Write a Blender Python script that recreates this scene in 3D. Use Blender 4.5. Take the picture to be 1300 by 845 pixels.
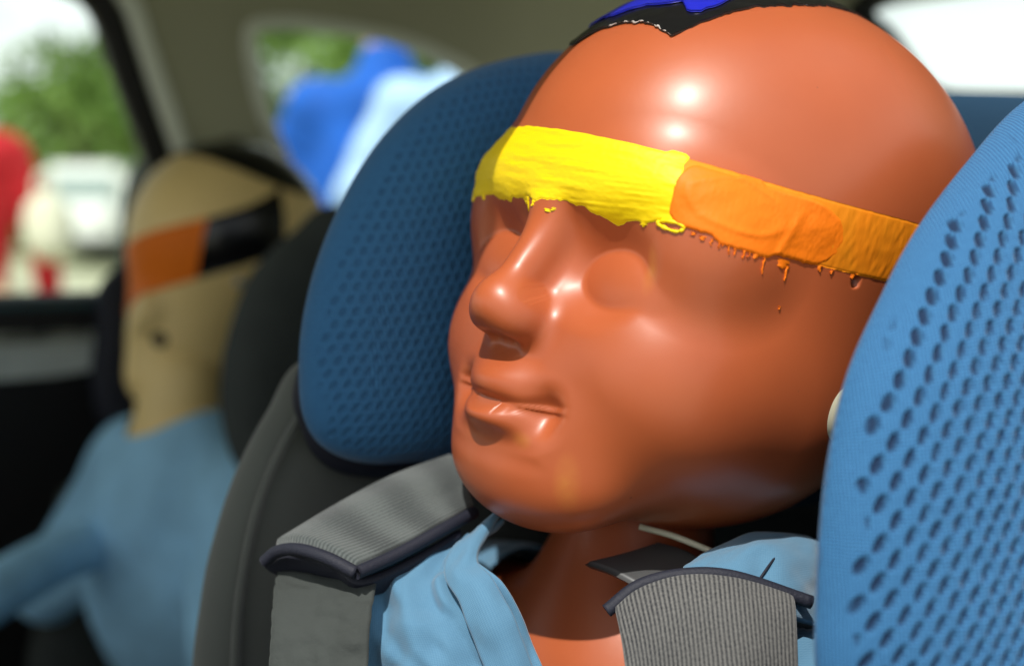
import bpy, bmesh, math, random
import numpy as np
from mathutils import Vector, Matrix, noise
random.seed(4); rng = np.random.default_rng(4)
for o in list(bpy.data.objects): bpy.data.objects.remove(o)
scene = bpy.context.scene; COL = scene.collection
R = math.radians
# ------------------------------------------------------------------ camera
CAM_H = 1.2; TILT = R(6.3); FPX = 1567.0
cam = bpy.data.cameras.new('camera'); camo = bpy.data.objects.new('camera', cam); COL.objects.link(camo)
camo.location = (0, 0, CAM_H); camo.rotation_euler = (R(90) - TILT, 0, 0)
cam.sensor_width = 36; cam.lens = 36 * FPX / 1300; cam.clip_start = .01; cam.clip_end = 3000
cam.dof.use_dof = True; cam.dof.focus_distance = .462; cam.dof.aperture_fstop = 3.9
cam.dof.aperture_blades = 0
scene.camera = camo
# ------------------------------------------------------------------ world, sun, exposure
SUN_EL, SUN_AZ = R(57), R(197)       # direction towards the sun, clockwise from +Y
w = bpy.data.worlds.new('World'); scene.world = w; w.use_nodes = True
nt = w.node_tree; bgn = nt.nodes['Background']
sk = nt.nodes.new('ShaderNodeTexSky'); sk.sky_type = 'NISHITA'; sk.sun_disc = False
sk.sun_elevation = SUN_EL; sk.sun_rotation = SUN_AZ; sk.dust_density = 3.0; sk.air_density = 1.0; sk.ozone_density = 1.0
# bright cloud added over most of the sky to whiten it
tcw = nt.nodes.new('ShaderNodeTexCoord'); nz = nt.nodes.new('ShaderNodeTexNoise'); nz.inputs['Scale'].default_value = 2.2; nz.inputs['Detail'].default_value = 7
mpw = nt.nodes.new('ShaderNodeMapping'); mpw.inputs['Scale'].default_value = (1, 1, 2.5); nt.links.new(tcw.outputs['Generated'], mpw.inputs[0]); nt.links.new(mpw.outputs[0], nz.inputs['Vector'])
rw = nt.nodes.new('ShaderNodeMapRange'); rw.inputs[1].default_value = .36; rw.inputs[2].default_value = .58; nt.links.new(nz.outputs[0], rw.inputs[0])
mw = nt.nodes.new('ShaderNodeMix'); mw.data_type = 'RGBA'; nt.links.new(rw.outputs[0], mw.inputs[0]); nt.links.new(sk.outputs[0], mw.inputs[6]); mw.inputs[7].default_value = (14.5, 15.2, 15.0, 1)
nt.links.new(mw.outputs[2], bgn.inputs[0]); bgn.inputs[1].default_value = .085
sl = bpy.data.lights.new('sun', 'SUN'); sl.energy = 4.6; sl.angle = R(.6); sl.color = (1, .95, .87)
so = bpy.data.objects.new('sun', sl); COL.objects.link(so); so.location = (0, -3, 6)
sd = Vector((math.sin(SUN_AZ) * math.cos(SUN_EL), math.cos(SUN_AZ) * math.cos(SUN_EL), math.sin(SUN_EL)))
so.rotation_euler = sd.to_track_quat('Z', 'Y').to_euler()
scene.view_settings.view_transform = 'Standard'; scene.view_settings.look = 'None'
scene.view_settings.exposure = 0.0; scene.view_settings.gamma = 1
try: scene.cycles.transparent_max_bounces = 16
except Exception: pass
# ------------------------------------------------------------------ frames
CT, ST = math.cos(TILT), math.sin(TILT)
M3 = np.array([[1, 0, 0], [0, CT, ST], [0, -ST, CT]])      # camera-frame (x right, y ahead, z up) -> world
CAMP = np.array([0, 0, CAM_H])
def c2w(p): return np.asarray(p, float) @ M3.T + CAMP
def at(px, py, d): return c2w([(px - 650) * d / FPX, d, (422.5 - py) * d / FPX])
def ray(px, py): return np.array([(px - 650) / FPX, 1., (422.5 - py) / FPX]) @ M3.T
def hit(px, py, P0, n):
    r = ray(px, py); t = np.dot(n, P0 - CAMP) / np.dot(n, r); return CAMP + r * t
# ------------------------------------------------------------------ materials
def mat(name, col, rough=.6, metal=0, spec=.5, var=0, vscale=30, bump=0, bscale=200, sheen=0, coat=0, coords='Object', col2=None, stretch=None, bdist=.001):
    m = bpy.data.materials.new(name); m.use_nodes = True; t = m.node_tree; b = t.nodes['Principled BSDF']
    b.inputs['Base Color'].default_value = (*col, 1); b.inputs['Roughness'].default_value = rough
    b.inputs['Metallic'].default_value = metal; b.inputs['Specular IOR Level'].default_value = spec
    if sheen: b.inputs['Sheen Weight'].default_value = sheen; b.inputs['Sheen Roughness'].default_value = .4
    if coat: b.inputs['Coat Weight'].default_value = coat; b.inputs['Coat Roughness'].default_value = .15
    tc = t.nodes.new('ShaderNodeTexCoord'); src = tc.outputs[coords]
    if stretch:
        mp = t.nodes.new('ShaderNodeMapping'); mp.inputs['Scale'].default_value = stretch
        t.links.new(src, mp.inputs[0]); src = mp.outputs[0]
    if var or col2:
        n = t.nodes.new('ShaderNodeTexNoise'); n.inputs['Scale'].default_value = vscale; n.inputs['Detail'].default_value = 6
        t.links.new(src, n.inputs['Vector'])
        r = t.nodes.new('ShaderNodeValToRGB'); r.color_ramp.elements[0].position = .35; r.color_ramp.elements[1].position = .65
        c2 = col2 if col2 else tuple(min(1, c * (1 + var)) for c in col)
        c1 = col if col2 else tuple(c * (1 - var) for c in col)
        r.color_ramp.elements[0].color = (*c1, 1); r.color_ramp.elements[1].color = (*c2, 1)
        t.links.new(n.outputs[0], r.inputs[0]); t.links.new(r.outputs[0], b.inputs['Base Color'])
    if bump:
        n = t.nodes.new('ShaderNodeTexNoise'); n.inputs['Scale'].default_value = bscale; n.inputs['Detail'].default_value = 4
        t.links.new(src, n.inputs['Vector'])
        bp = t.nodes.new('ShaderNodeBump'); bp.inputs['Strength'].default_value = bump; bp.inputs['Distance'].default_value = bdist
        t.links.new(n.outputs[0], bp.inputs['Height']); t.links.new(bp.outputs[0], b.inputs['Normal'])
    return m
def weave_mat(name, col, col2, fu, fv, rough=.85, bump=.5, sheen=.3, diag=False):
    """woven cloth driven by the UV map (metres): fu, fv threads per metre"""
    m = bpy.data.materials.new(name); m.use_nodes = True; t = m.node_tree; b = t.nodes['Principled BSDF']
    b.inputs['Roughness'].default_value = rough; b.inputs['Specular IOR Level'].default_value = .25
    b.inputs['Sheen Weight'].default_value = sheen
    uv = t.nodes.new('ShaderNodeUVMap'); sep = t.nodes.new('ShaderNodeSeparateXYZ'); t.links.new(uv.outputs[0], sep.inputs[0])
    def mth(op, a, bb=None, c=None):
        n = t.nodes.new('ShaderNodeMath'); n.operation = op
        for i, v in enumerate((a, bb, c)):
            if v is None: continue
            if isinstance(v, (int, float)): n.inputs[i].default_value = v
            else: t.links.new(v, n.inputs[i])
        return n.outputs[0]
    u = mth('MULTIPLY', sep.outputs[0], fu * 2 * math.pi); v = mth('MULTIPLY', sep.outputs[1], fv * 2 * math.pi)
    if diag: u, v = mth('ADD', u, v), mth('SUBTRACT', u, v)
    su = mth('SINE', u); sv = mth('SINE', v)
    h = mth('MULTIPLY_ADD', mth('ADD', su, sv), .25, .5)
    ns = t.nodes.new('ShaderNodeTexNoise'); ns.inputs['Scale'].default_value = 900; ns.inputs['Detail'].default_value = 3
    t.links.new(uv.outputs[0], ns.inputs['Vector'])
    ns2 = t.nodes.new('ShaderNodeTexNoise'); ns2.inputs['Scale'].default_value = 25; ns2.inputs['Detail'].default_value = 3
    t.links.new(uv.outputs[0], ns2.inputs['Vector'])
    hh = mth('ADD', mth('MULTIPLY', h, .6), mth('ADD', mth('MULTIPLY', ns.outputs[0], .4), mth('MULTIPLY', mth('SUBTRACT', ns2.outputs[0], .5), .25)))
    r = t.nodes.new('ShaderNodeValToRGB'); r.color_ramp.elements[0].position = .3; r.color_ramp.elements[1].position = .7
    r.color_ramp.elements[0].color = (*col2, 1); r.color_ramp.elements[1].color = (*col, 1)
    t.links.new(hh, r.inputs[0]); t.links.new(r.outputs[0], b.inputs['Base Color'])
    bp = t.nodes.new('ShaderNodeBump'); bp.inputs['Strength'].default_value = bump; bp.inputs['Distance'].default_value = .0004
    t.links.new(hh, bp.inputs['Height']); t.links.new(bp.outputs[0], b.inputs['Normal'])
    return m
def skin_plastic():
    m = mat('terracotta_plastic', (.42,.10,.03), rough=.3, spec=.42)
    t = m.node_tree; b = t.nodes['Principled BSDF']; tc = t.nodes.new('ShaderNodeTexCoord')
    n1 = t.nodes.new('ShaderNodeTexNoise'); n1.inputs['Scale'].default_value = 14; n1.inputs['Detail'].default_value = 5
    t.links.new(tc.outputs['Object'], n1.inputs['Vector'])
    r = t.nodes.new('ShaderNodeValToRGB'); e = r.color_ramp.elements
    e[0].position = .3; e[0].color = (.37, .082, .026, 1); e[1].position = .72; e[1].color = (.43, .100, .032, 1)
    t.links.new(n1.outputs[0], r.inputs[0])
    # sparse pale specks and dark pits
    v = t.nodes.new('ShaderNodeTexVoronoi'); v.inputs['Scale'].default_value = 95
    t.links.new(tc.outputs['Object'], v.inputs['Vector'])
    n2 = t.nodes.new('ShaderNodeTexNoise'); n2.inputs['Scale'].default_value = 33; t.links.new(tc.outputs['Object'], n2.inputs['Vector'])
    lt = t.nodes.new('ShaderNodeMath'); lt.operation = 'LESS_THAN'; lt.inputs[1].default_value = .055; t.links.new(v.outputs['Distance'], lt.inputs[0])
    gt = t.nodes.new('ShaderNodeMath'); gt.operation = 'GREATER_THAN'; gt.inputs[1].default_value = .6; t.links.new(n2.outputs[0], gt.inputs[0])
    mu = t.nodes.new('ShaderNodeMath'); mu.operation = 'MULTIPLY'; t.links.new(lt.outputs[0], mu.inputs[0]); t.links.new(gt.outputs[0], mu.inputs[1])
    mu2 = t.nodes.new('ShaderNodeMath'); mu2.operation = 'MULTIPLY'; mu2.inputs[1].default_value = .45; t.links.new(mu.outputs[0], mu2.inputs[0])
    mx = t.nodes.new('ShaderNodeMix'); mx.data_type = 'RGBA'; t.links.new(mu2.outputs[0], mx.inputs[0]); t.links.new(r.outputs[0], mx.inputs[6])
    mx.inputs[7].default_value = (.16, .04, .02, 1)
    t.links.new(mx.outputs[2], b.inputs['Base Color'])
    # ochre smears: object-space blobs near mouth and eye (metres)
    last = mx.outputs[2]
    for (c, rad, sc) in SMEARS:
        mp = t.nodes.new('ShaderNodeVectorMath'); mp.operation = 'SUBTRACT'; mp.inputs[1].default_value = c
        t.links.new(tc.outputs['Object'], mp.inputs[0])
        ms = t.nodes.new('ShaderNodeVectorMath'); ms.operation = 'MULTIPLY'; ms.inputs[1].default_value = sc; t.links.new(mp.outputs[0], ms.inputs[0])
        ln = t.nodes.new('ShaderNodeVectorMath'); ln.operation = 'LENGTH'; t.links.new(ms.outputs[0], ln.inputs[0])
        mr = t.nodes.new('ShaderNodeMapRange'); mr.inputs[1].default_value = 0; mr.inputs[2].default_value = rad; mr.inputs[3].default_value = .5; mr.inputs[4].default_value = 0
        t.links.new(ln.outputs['Value'], mr.inputs[0])
        nn = t.nodes.new('ShaderNodeTexNoise'); nn.inputs['Scale'].default_value = 160; t.links.new(tc.outputs['Object'], nn.inputs['Vector'])
        m3 = t.nodes.new('ShaderNodeMath'); m3.operation = 'MULTIPLY'; t.links.new(mr.outputs[0], m3.inputs[0]); t.links.new(nn.outputs[0], m3.inputs[1])
        mx2 = t.nodes.new('ShaderNodeMix'); mx2.data_type = 'RGBA'; t.links.new(m3.outputs[0], mx2.inputs[0]); t.links.new(last, mx2.inputs[6])
        mx2.inputs[7].default_value = (.62, .30, .05, 1); last = mx2.outputs[2]
    t.links.new(last, b.inputs['Base Color'])
    n3 = t.nodes.new('ShaderNodeTexNoise'); n3.inputs['Scale'].default_value = 40; n3.inputs['Detail'].default_value = 6
    t.links.new(tc.outputs['Object'], n3.inputs['Vector'])
    rr = t.nodes.new('ShaderNodeMapRange'); rr.inputs[3].default_value = .36; rr.inputs[4].default_value = .46
    t.links.new(n3.outputs[0], rr.inputs[0]); t.links.new(rr.outputs[0], b.inputs['Roughness'])
    n4 = t.nodes.new('ShaderNodeTexNoise'); n4.inputs['Scale'].default_value = 260; t.links.new(tc.outputs['Object'], n4.inputs['Vector'])
    bp = t.nodes.new('ShaderNodeBump'); bp.inputs['Strength'].default_value = .05; bp.inputs['Distance'].default_value = .0006
    t.links.new(n4.outputs[0], bp.inputs['Height']); t.links.new(bp.outputs[0], b.inputs['Normal'])
    b.inputs['Coat Weight'].default_value = .22; b.inputs['Coat Roughness'].default_value = .27
    b.inputs['Subsurface Weight'].default_value = .06; b.inputs['Subsurface Scale'].default_value = .004
    b.inputs['Subsurface Radius'].default_value = (1, .3, .15)
    return m
SMEARS = [((.036, .083, -.087), 1.0, (200, 80, 75)), ((.018, .094, -.076), 1.0, (200, 120, 250)), ((.050, .076, -.004), 1.0, (260, 80, 90))]
M = {}
M['skin'] = skin_plastic()
M['yellow'] = mat('yellow_paint', (.92, .66, .0), rough=.5, spec=.35, bump=.35, bscale=110, stretch=(1, 1, 3), bdist=.0008)
M['orange'] = mat('orange_paint', (.86, .18, .0), rough=.6, spec=.35, bump=.5, bscale=60, bdist=.0015)
M['thin_orange'] = mat('thin_orange_paint', (.84, .23, .004), rough=.6, spec=.3, bump=.8, bscale=140, stretch=(1, 1, .4), bdist=.0006, col2=(.76, .23, .004), vscale=120)
M['tape'] = mat('black_tape', (.004, .004, .005), rough=.25, spec=.5, bump=.3, bscale=60)
M['blue_smear'] = mat('blue_paint', (.01, .015, .42), rough=.3, bump=.6, bscale=70)
M['highlight_edge'] = mat('tape_edge_highlight', (.5, .45, .42), rough=.4, metal=.3)
M['ivory'] = mat('ivory_plastic', (.55, .53, .40), rough=.35, var=.1)
M['dark'] = mat('recess_shade', (.01, .008, .006), rough=.9)
M['blue_mesh'] = None
M['grey_cloth'] = weave_mat('grey_seat_cloth', (.10, .11, .10), (.075, .082, .075), 900, 900)
M['rib_cloth'] = weave_mat('ribbed_grey_cloth', (.095, .11, .11), (.035, .042, .044), 620, 40, bump=.8)
M['stripe_cloth'] = weave_mat('striped_grey_cloth', (.15, .15, .145), (.015, .017, .022), 1, 620, bump=.8)
M['navy'] = mat('navy_binding', (.008, .010, .022), rough=.7, bump=.3, bscale=900)
M['charcoal'] = mat('charcoal_cloth', (.035, .042, .040), rough=.9, bump=.3, bscale=500, var=.1)
M['denim'] = weave_mat('pale_blue_cotton', (.095, .22, .34), (.075, .19, .31), 1500, 1500, bump=.3)
M['far_cotton'] = mat('far_blue_cotton', (.30, .58, .82), rough=.9, var=.08)
M['tan'] = mat('tan_vinyl', (.84, .62, .26), rough=.5, var=.06, vscale=12)
M['liner'] = mat('headliner_cloth', (.40, .41, .29), rough=.95, bump=.3, bscale=400)
M['pale_trim_and_glow'] = mat('pale_trim_and_glow', (.78, .84, .74), rough=.5)
M['black_trim'] = mat('black_trim', (.008, .008, .009), rough=.6)
M['silver_trim'] = mat('silver_door_trim', (.5, .56, .54), rough=.4, var=.08)
M['metal'] = mat('brushed_steel', (.42, .43, .43), rough=.35, metal=.9)
M['leaf'] = mat('leaf', (.10, .20, .03), rough=.6, col2=(.17, .28, .045), vscale=1.2)
M['bark'] = mat('bark', (.10, .07, .05), rough=.9, var=.3)
M['grass'] = mat('dry_grass_ground', (.34, .36, .20), rough=.95, col2=(.50, .49, .38), vscale=.4, bump=.5, bscale=6)
M['red_cloth'] = mat('red_jacket_cloth', (.50, .006, .015), rough=.8, var=.1)
M['royal_cloth'] = mat('royal_blue_cloth', (.003, .10, .50), rough=.8, var=.15, vscale=8)
M['sky_cloth'] = mat('sky_blue_cloth', (.40, .58, .85), rough=.8, var=.1, vscale=8)
M['cream_cloth'] = mat('cream_trouser_cloth', (.68, .66, .52), rough=.85, var=.06)
M['navy_cloth'] = mat('navy_trouser_cloth', (.015, .03, .06), rough=.85)
M['human'] = mat('skin_tone', (.60, .36, .25), rough=.55)
M['hair_light'] = mat('fair_hair', (.40, .24, .10), rough=.7)
M['hair_dark'] = mat('brown_hair', (.05, .03, .02), rough=.7)
M['white_paint'] = mat('white_paint', (.80, .81, .80), rough=.3)
M['shaded_blue'] = mat('shaded_blue_seat_cloth', (.003, .035, .08), rough=.9, bump=.3, bscale=500)  # shade behind the head painted in as a darker blue
M['rubber'] = mat('tyre_rubber', (.02, .02, .02), rough=.8)
M['window_dark'] = mat('dark_window', (.35, .42, .42), rough=.1)
M['lamp'] = mat('headlight_glass', (.6, .6, .6), rough=.1)
def glass():
    m = bpy.data.materials.new('window_glass'); m.use_nodes = True; t = m.node_tree
    for n in list(t.nodes): t.nodes.remove(n)
    o = t.nodes.new('ShaderNodeOutputMaterial'); mx = t.nodes.new('ShaderNodeMixShader'); tr = t.nodes.new('ShaderNodeBsdfTransparent')
    gl = t.nodes.new('ShaderNodeBsdfGlossy'); gl.inputs['Roughness'].default_value = .02; fr = t.nodes.new('ShaderNodeFresnel'); fr.inputs[0].default_value = 1.3
    tr.inputs[0].default_value = (.93, .97, .95, 1)
    t.links.new(fr.outputs[0], mx.inputs[0]); t.links.new(tr.outputs[0], mx.inputs[1]); t.links.new(gl.outputs[0], mx.inputs[2]); t.links.new(mx.outputs[0], o.inputs[0])
    return m
M['glass'] = glass()
def mesh_cloth():
    m = mat('blue_spacer_mesh', (.035, .20, .46), rough=.75, spec=.3, sheen=.15)
    t = m.node_tree; b = t.nodes['Principled BSDF']
    at_ = t.nodes.new('ShaderNodeAttribute'); at_.attribute_name = 'hole'
    uv = t.nodes.new('ShaderNodeUVMap')
    mp = t.nodes.new('ShaderNodeMapping'); mp.inputs['Scale'].default_value = (1, 1, 1); t.links.new(uv.outputs[0], mp.inputs[0])
    sep = t.nodes.new('ShaderNodeSeparateXYZ'); nw = t.nodes.new('ShaderNodeTexNoise'); nw.inputs['Scale'].default_value = 60; t.links.new(mp.outputs[0], nw.inputs['Vector'])
    vm = t.nodes.new('ShaderNodeVectorMath'); vm.operation = 'MULTIPLY_ADD'; vm.inputs[1].default_value = (.0022, .0022, 0); t.links.new(nw.outputs['Color'], vm.inputs[0]); t.links.new(mp.outputs[0], vm.inputs[2]); t.links.new(vm.outputs[0], sep.inputs[0])
    def sine(sock, fr):
        a_ = t.nodes.new('ShaderNodeMath'); a_.operation = 'MULTIPLY'; a_.inputs[1].default_value = fr * 2 * math.pi; t.links.new(sock, a_.inputs[0])
        b_ = t.nodes.new('ShaderNodeMath'); b_.operation = 'SINE'; t.links.new(a_.outputs[0], b_.inputs[0]); c_ = t.nodes.new('ShaderNodeMath'); c_.operation = 'MULTIPLY_ADD'; c_.inputs[1].default_value = .5; c_.inputs[2].default_value = .5; t.links.new(b_.outputs[0], c_.inputs[0]); return c_
    w1 = sine(sep.outputs[1], 850); w2 = sine(sep.outputs[0], 620)
    n = t.nodes.new('ShaderNodeTexNoise'); n.inputs['Scale'].default_value = 420; n.inputs['Detail'].default_value = 5; n.inputs['Roughness'].default_value = .8
    t.links.new(mp.outputs[0], n.inputs['Vector'])
    ad = t.nodes.new('ShaderNodeMath'); ad.operation = 'ADD'; t.links.new(w1.outputs[0], ad.inputs[0]); t.links.new(w2.outputs[0], ad.inputs[1])
    a2 = t.nodes.new('ShaderNodeMath'); a2.operation = 'ADD'; t.links.new(ad.outputs[0], a2.inputs[0]); t.links.new(n.outputs[0], a2.inputs[1])
    mr = t.nodes.new('ShaderNodeMapRange'); mr.inputs[1].default_value = .5; mr.inputs[2].default_value = 2.2; t.links.new(a2.outputs[0], mr.inputs[0])
    r = t.nodes.new('ShaderNodeValToRGB'); e = r.color_ramp.elements
    e[0].color = (.001, .035, .13, 1); e[1].color = (.045, .19, .39, 1); t.links.new(mr.outputs[0], r.inputs[0])
    mx = t.nodes.new('ShaderNodeMix'); mx.data_type = 'RGBA'; t.links.new(at_.outputs['Fac'], mx.inputs[0]); t.links.new(r.outputs[0], mx.inputs[6])
    mx.inputs[7].default_value = (.001, .018, .06, 1)
    t.links.new(mx.outputs[2], b.inputs['Base Color'])
    bp = t.nodes.new('ShaderNodeBump'); bp.inputs['Strength'].default_value = .5; bp.inputs['Distance'].default_value = .0003
    t.links.new(a2.outputs[0], bp.inputs['Height']); t.links.new(bp.outputs[0], b.inputs['Normal'])
    return m
M['blue_mesh'] = mesh_cloth()
# ------------------------------------------------------------------ object helpers
def obj(name, verts, faces, m, parent=None, smooth=True, uv=None, attr=None):
    me = bpy.data.meshes.new(name)
    verts = np.asarray(verts, float)
    me.from_pydata(verts.tolist(), [], [tuple(int(i) for i in f) for f in faces]) if not isinstance(faces, np.ndarray) else quick(me, verts, faces)
    if uv is not None:
        l = me.uv_layers.new(name='UVMap'); idx = np.empty(len(me.loops), int); me.loops.foreach_get('vertex_index', idx)
        l.data.foreach_set('uv', np.asarray(uv, np.float32)[idx].ravel())
    if attr is not None:
        a = me.attributes.new('hole', 'FLOAT', 'POINT'); a.data.foreach_set('value', np.asarray(attr, np.float32))
    if smooth: me.polygons.foreach_set('use_smooth', [True] * len(me.polygons))
    me.materials.append(m); me.update()
    o = bpy.data.objects.new(name, me); COL.objects.link(o)
    if parent is not None: o.parent = parent; o.matrix_parent_inverse = parent_inv(parent)
    return o
def quick(me, v, f):
    n, k = f.shape
    me.vertices.add(len(v)); me.vertices.foreach_set('co', v.astype(np.float32).ravel())
    me.loops.add(n * k); me.loops.foreach_set('vertex_index', f.astype(np.int32).ravel())
    me.polygons.add(n); me.polygons.foreach_set('loop_start', np.arange(0, n * k, k, dtype=np.int32))
    me.update(calc_edges=True); me.validate()
WORLD = {}
def wm(o):
    m = o.matrix_basis.copy()
    return m if o.parent is None else wm(o.parent) @ o.matrix_parent_inverse @ m
def parent_inv(p): return wm(p).inverted()
def thing(name, label, cat, loc, group=None, rot=None):
    o = bpy.data.objects.new(name, None); o.empty_display_size = .05; COL.objects.link(o)
    if rot is not None: o.matrix_basis = rot
    else: o.location = loc
    o['label'] = label; o['category'] = cat
    if group: o['group'] = group
    return o
def tag(o, label=None, cat=None, group=None, kind=None):
    for k, v in (('label', label), ('category', cat), ('group', group), ('kind', kind)):
        if v: o[k] = v
    return o
def smoothstep(a, b, x): t = np.clip((x - a) / (b - a), 0, 1); return t * t * (3 - 2 * t)
def fbm(p, sc, oct=3):
    out = np.empty(len(p))
    for i, q in enumerate(p): out[i] = noise.fractal(Vector(q) * sc, 1, 2, oct)
    return out
def vnoise(x, y, seed=0):
    """cheap value noise on arrays"""
    xi = np.floor(x).astype(int); yi = np.floor(y).astype(int); fx = x - xi; fy = y - yi
    fx = fx * fx * (3 - 2 * fx); fy = fy * fy * (3 - 2 * fy)
    def h(a, b): 
        s = np.sin(a * 127.1 + b * 311.7 + seed * 74.7) * 43758.5453; return s - np.floor(s)
    return (h(xi, yi) * (1 - fx) + h(xi + 1, yi) * fx) * (1 - fy) + (h(xi, yi + 1) * (1 - fx) + h(xi + 1, yi + 1) * fx) * fy
def grid_faces(nu, nv, closed_u=False):
    i = np.arange(nu if closed_u else nu - 1)[:, None]; j = np.arange(nv - 1)[None]
    a = i * nv + j; b = ((i + 1) % nu) * nv + j
    return np.stack([a, b, b + 1, a + 1], -1).reshape(-1, 4)
def catmull(P, n):
    """P (k,...) -> n samples along first axis"""
    P = np.asarray(P, float); k = len(P); Q = np.concatenate([[2 * P[0] - P[1]], P, [2 * P[-1] - P[-2]]])
    t = np.linspace(0, k - 1, n); i = np.minimum(t.astype(int), k - 2); f = (t - i).reshape([-1] + [1] * (P.ndim - 1))
    p0, p1, p2, p3 = Q[i], Q[i + 1], Q[i + 2], Q[i + 3]
    return .5 * (2 * p1 + (p2 - p0) * f + (2 * p0 - 5 * p1 + 4 * p2 - p3) * f ** 2 + (3 * p1 - p0 - 3 * p2 + p3) * f ** 3)
def sheet(name, grid, thick, m, parent, n=(60, 40), wr=0, wsc=60, rnd=True, seed=0):
    """thick curved cloth through a grid of world points, closed shell with rounded edge"""
    G = np.asarray(grid, float)
    A = catmull(G, n[0]); A = catmull(A.transpose(1, 0, 2), n[1]).transpose(1, 0, 2)
    du = np.gradient(A, axis=0); dv = np.gradient(A, axis=1); N = np.cross(du, dv); N /= np.linalg.norm(N, axis=2, keepdims=True) + 1e-12
    if np.sum(N * (CAMP - A)) < 0: N = -N; flip = True
    else: flip = False
    L = np.linalg.norm
    uu = np.concatenate([[0], np.cumsum(L(np.diff(A[:, n[1] // 2], axis=0), axis=1))]); vv = np.concatenate([[0], np.cumsum(L(np.diff(A[n[0] // 2], axis=0), axis=1))])
    if wr:
        U, V = np.meshgrid(uu, vv, indexing='ij')
        A = A + N * (wr * ((vnoise(U * wsc, V * wsc * .5, seed) - .5) * 2 + (vnoise(U * wsc * 2.3, V * wsc * 1.3, seed + 3) - .5)))[..., None]
    s = np.linspace(0, 1, n[0])[:, None]; t = np.linspace(0, 1, n[1])[None]
    e = np.minimum(np.minimum(s * uu[-1], (1 - s) * uu[-1]), np.minimum(t * vv[-1], (1 - t) * vv[-1])) / (thick * .5)
    e = np.clip(e, 0, 1); h = np.sqrt(1 - (1 - e) ** 2) if rnd else np.ones_like(e)
    T = A + N * (thick * .5 * h)[..., None]; B = A - N * (thick * .5 * h + 1e-5)[..., None]
    nv_ = n[0] * n[1]; f = grid_faces(*n); fb = f[:, ::-1] + nv_
    if flip: f = f[:, ::-1]; fb = fb[:, ::-1]
    i = np.arange(n[0] - 1); j = np.arange(n[1] - 1); k = n[1]
    sides = [np.stack([i * k, (i + 1) * k, (i + 1) * k + nv_, i * k + nv_], 1), np.stack([i * k + k - 1, (i + 1) * k + k - 1, (i + 1) * k + k - 1 + nv_, i * k + k - 1 + nv_], 1),
             np.stack([j, j + 1, j + 1 + nv_, j + nv_], 1), np.stack([(n[0] - 1) * k + j, (n[0] - 1) * k + j + 1, (n[0] - 1) * k + j + 1 + nv_, (n[0] - 1) * k + j + nv_], 1)]
    F = np.concatenate([f, fb] + sides)
    U, V = np.meshgrid(uu, vv, indexing='ij'); uv = np.stack([U.ravel(), V.ravel()], 1)
    return obj(name, np.concatenate([T.reshape(-1, 3), B.reshape(-1, 3)]), F, m, parent, uv=np.concatenate([uv, uv]))
def pxgrid(rows): return [[at(*p) for p in r] for r in rows]
def tube(name, pts, rad, m, parent, n=10, k=None, closed=False):
    P = np.asarray(pts, float)
    if closed: P = np.concatenate([P, P[:1]])
    if k: P = catmull(P, k)
    rad = np.broadcast_to(rad, len(P)) if np.ndim(rad) == 0 else catmull(np.asarray(rad, float)[:, None], len(P))[:, 0]
    T = np.gradient(P, axis=0); T /= np.linalg.norm(T, axis=1, keepdims=True)
    a = np.cross(T, [0, .3, 1.]); a /= np.linalg.norm(a, axis=1, keepdims=True); b = np.cross(T, a)
    th = np.linspace(0, 2 * np.pi, n, endpoint=False)
    V = P[:, None] + rad[:, None, None] * (np.cos(th)[None, :, None] * a[:, None] + np.sin(th)[None, :, None] * b[:, None])
    k_ = len(P); F = []
    for i in range(k_ - 1):
        for j in range(n): F.append((i * n + j, i * n + (j + 1) % n, (i + 1) * n + (j + 1) % n, (i + 1) * n + j))
    V = V.reshape(-1, 3); F.append(tuple(range(n))); F.append(tuple(range((k_ - 1) * n, k_ * n)))
    return obj(name, V, F, m, parent)
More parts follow.
